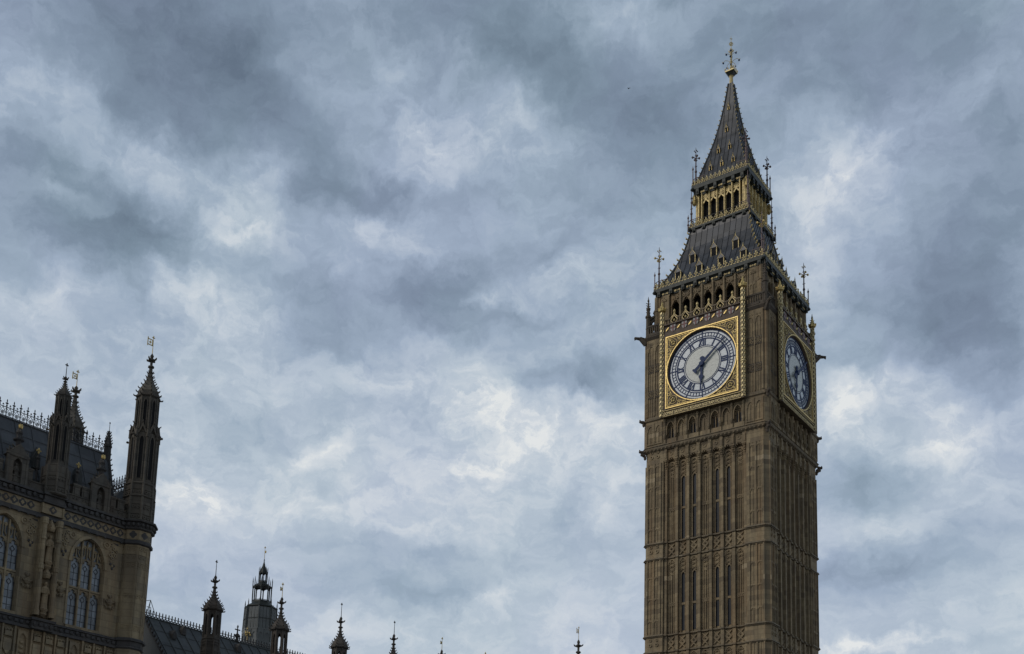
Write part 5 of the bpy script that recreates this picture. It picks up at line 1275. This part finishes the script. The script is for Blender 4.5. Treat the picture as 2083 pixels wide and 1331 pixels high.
# guard frame of thin rails standing on the ridge
gf = MB()
def loc(u_, y, z): return Vector((u_, y, z))
for (a, c) in (((-3.0, 3.0, 20.0), (-2.75, 3.0, 21.05)), ((-2.75, 3.0, 21.05), (-2.2, 3.0, 20.0)), ((-2.75, 3.0, 21.05), (-2.5, 3.5, 20.0)), ((-3.2, 3.2, 20.9), (-2.75, 3.0, 21.05)), ((-3.0, 3.0, 20.55), (-2.62, 3.1, 20.6)), ((-2.62, 3.1, 20.6), (-2.6, 3.0, 20.0)), ((-3.2, 3.2, 20.9), (-3.2, 3.2, 19.9))):
    gf.tube(a, c, .022, .022, 5)
gfo = gf.obj('guard_rail', 'clad'); gfo.location = (-11.63, -55.15, 0); gfo.rotation_euler = (0, 0, math.pi/2)
tag(gfo, 'thin triangular frame of metal rails at the left end of the low roof ridge', 'guard rail')

# ================================================================== OCTAGONAL LANTERN TOWER in the distance
VT = empty('lantern_tower', (-53.68, -12.41, 0), R(18))
tag(VT, 'grey octagonal tower with open two-stage lantern rising behind the low lead roof', 'lantern tower')
vb = MB(); A8 = R(22.5); RB = 1.98
vb.lathe(0, 0, [(0, RB+.1), (32.0, RB+.1), (33.4, RB+.02)], 8, A8)
for k in range(8):
    vb.M = Matrix.Rotation(R(45*k), 4, 'Z'); ap = (RB+.05)*math.cos(A8)
    for q in (-.38, .38): vb.arch(q-.34, q+.34, 32.0, 33.45, q, .24, 32.7, 33.1, -ap-.06, -ap+.05, 4)
    vb.box(-.8, .8, -ap-.08, -ap+.05, 33.45, 33.58); vb.M = Matrix()
vb.obj('tower_base', 'clad', VT)
cl = MB(); cl.lathe(0, 0, [(33.58, RB), (36.25, RB-.10)], 8, A8)
for k in range(8):
    cl.M = Matrix.Rotation(R(45*k), 4, 'Z'); ap = (RB-.02)*math.cos(A8)
    for q in (-.42, 0, .42): cl.bar((q, -ap-.0, 33.6), (q*.95, -ap+.09, 36.2), .05, .07)
    cl.bar((-.76, -ap+.03, 34.9), (.76, -ap+.031, 34.9), .04, .05); cl.M = Matrix()
    a = R(45*k)+A8; cl.tube((RB*math.cos(a), RB*math.sin(a), 33.4), ((RB-.1)*math.cos(a), (RB-.1)*math.sin(a), 36.3), .09, .09, 6)
clo = cl.obj('clad_stage', 'clad', VT)
sm_ = MB()
for k in range(8):
    sm_.M = Matrix.Rotation(R(45*k), 4, 'Z'); ap = (RB-.0)*math.cos(A8)
    for q in (-.64, -.21, .21, .64): sm_.bar((q, -ap-.012, 33.6), (q*.95, -ap+.08, 36.2), .03, .03)
    sm_.bar((-.76, -ap-.03, 34.84), (.76, -ap-.031, 34.84), .03, .05); sm_.M = Matrix()
    a = R(45*k)+A8
    if k % 2: sm_.tube((2.09*math.cos(a), 2.09*math.sin(a), 32.0), (2.0*math.cos(a), 2.0*math.sin(a), 36.4), .06, .06, 6)
sm_.obj('dark_ribs', 'iron_trim', clo)
sd2 = MB(); sd2.lathe(0, 0, [(36.22, RB-.05), (36.34, RB+.02), (36.42, RB-.02), (36.7, 1.5), (37.0, 1.16), (37.12, 1.14)], 8, A8)
for k in range(8):
    a = R(45*k)+A8; c_, s_ = math.cos(a), math.sin(a)
    sd2.tube((1.88*c_, 1.88*s_, 36.2), (1.88*c_, 1.88*s_, 36.75), .07, .06, 5); sd2.tube((1.88*c_, 1.88*s_, 36.75), (1.88*c_, 1.88*s_, 37.25), .07, .01, 5)
sd2.obj('shoulder_roof', 'iron_trim', VT)
def open_lantern(r, z0, z1, wpost, name, spike):
    b = MB()
    for k in range(8):
        a = R(45*k)+A8; c_, s_ = math.cos(a), math.sin(a); b.tube((r*c_, r*s_, z0), (r*c_, r*s_, z1), wpost, wpost, 6)
        b.tube((r*c_*1.04, r*s_*1.04, z1-.1), (r*c_*1.04, r*s_*1.04, z1+spike*.5), wpost*.8, wpost*.7, 5); b.tube((r*c_*1.04, r*s_*1.04, z1+spike*.5), (r*c_*1.04, r*s_*1.04, z1+spike), wpost*.9, .01, 5)
        b.M = Matrix.Rotation(R(45*k), 4, 'Z'); ap = r*math.cos(A8); fw = 2*r*math.sin(A8)
        b.arch(-fw/2, fw/2, z1-.22, z1+.05, 0, fw*.40, z1-.20, z1-.02, -ap-.03, -ap+.05, 4); b.box(-fw/2, fw/2, -ap-.03, -ap+.03, z0+.12, z0+.17); b.M = Matrix()
    b.lathe(0, 0, [(z0-.02, r*1.05), (z0+.08, r*1.02)], 8, A8)
    return b.obj(name, 'iron_trim', VT)
open_lantern(1.10, 37.12, 38.98, .075, 'open_lantern', 1.15)
r1 = MB(); r1.lathe(0, 0, [(38.98, 1.12), (39.06, 1.15), (39.12, 1.02), (39.32, .70), (39.5, .54), (39.6, .52)], 8, A8); r1.obj('lantern_roof', 'iron_trim', VT)
open_lantern(.50, 39.58, 40.72, .045, 'upper_lantern', .75)
r2 = MB(); r2.lathe(0, 0, [(40.72, .50), (40.80, .52), (40.95, .46), (41.2, .36), (41.6, .18), (42.1, .06), (42.3, .05), (42.35, .08), (42.45, .03)], 8, A8); r2.obj('ogee_cap', 'iron_trim', VT)
v = MB(); v.tube((0, 0, 42.4), (0, 0, 44.05), .03, .02, 5); v.blob((0, 0, 43.9), .06, .06, .16, 5); v.bar((-.13, 0, 43.88), (.13, 0, 43.88), .05, .05); v.box(.02, .2, -.015, .015, 43.2, 43.5); v.obj('weather_vane', 'gold_dull', VT)
gfl = MB()
for k in range(14):
    rnd = random.Random(k); gfl.blob((-.35+rnd.uniform(-.4, .4), -2.15+rnd.uniform(-.1, .1), 32.6+rnd.uniform(0, .9)*(1-abs(rnd.uniform(-.6, .6)))), .11, .09, .13, 5)
gfl.tube((-.35, -2.12, 32.0), (-.35, -2.12, 33.7), .06, .02, 5)
gfl.obj('gilded_finial', 'gold_dull', VT)

# ------------------------------------------------------------------ a bird high in the sky
bd = MB(); B0 = (15.07, -48.70, 51.05)
bd.lathe(0, 0, [(-.20, .015), (-.12, .05), (0, .07), (.1, .055), (.17, .03), (.2, .02)], 8)
v0 = list(bd.v); bd.v = [(x, z, y) for x, y, z in v0]      # body lies along y
for s_ in (-1, 1):
    pts = [(s_*.04, .08, .03), (s_*.22, .12, .12), (s_*.46, -.02, .05), (s_*.24, -.04, .10), (s_*.04, -.06, .02)]
    bd.add([(x, y, z+.008) for x, y, z in pts]+[(x, y, z-.008) for x, y, z in pts], [(0, 1, 2, 3, 4), (9, 8, 7, 6, 5)]+[(i, i+5, (i+1) % 5+5, (i+1) % 5) for i in range(5)])
bd.add([(-.05, -.28, 0), (.05, -.28, 0), (.02, -.16, .01), (-.02, -.16, .01), (-.05, -.28, .012), (.05, -.28, .012), (.02, -.16, .022), (-.02, -.16, .022)], [(0, 1, 2, 3), (4, 7, 6, 5), (0, 4, 5, 1), (1, 5, 6, 2), (2, 6, 7, 3), (3, 7, 4, 0)])
bo = bd.obj('bird', 'iron_black'); bo.location = B0; bo.rotation_euler = (R(10), R(-25), R(70)); bo.scale = (.36, .36, .36)
tag(bo, 'tiny dark bird gliding alone among the grey clouds left of the spire', 'bird')
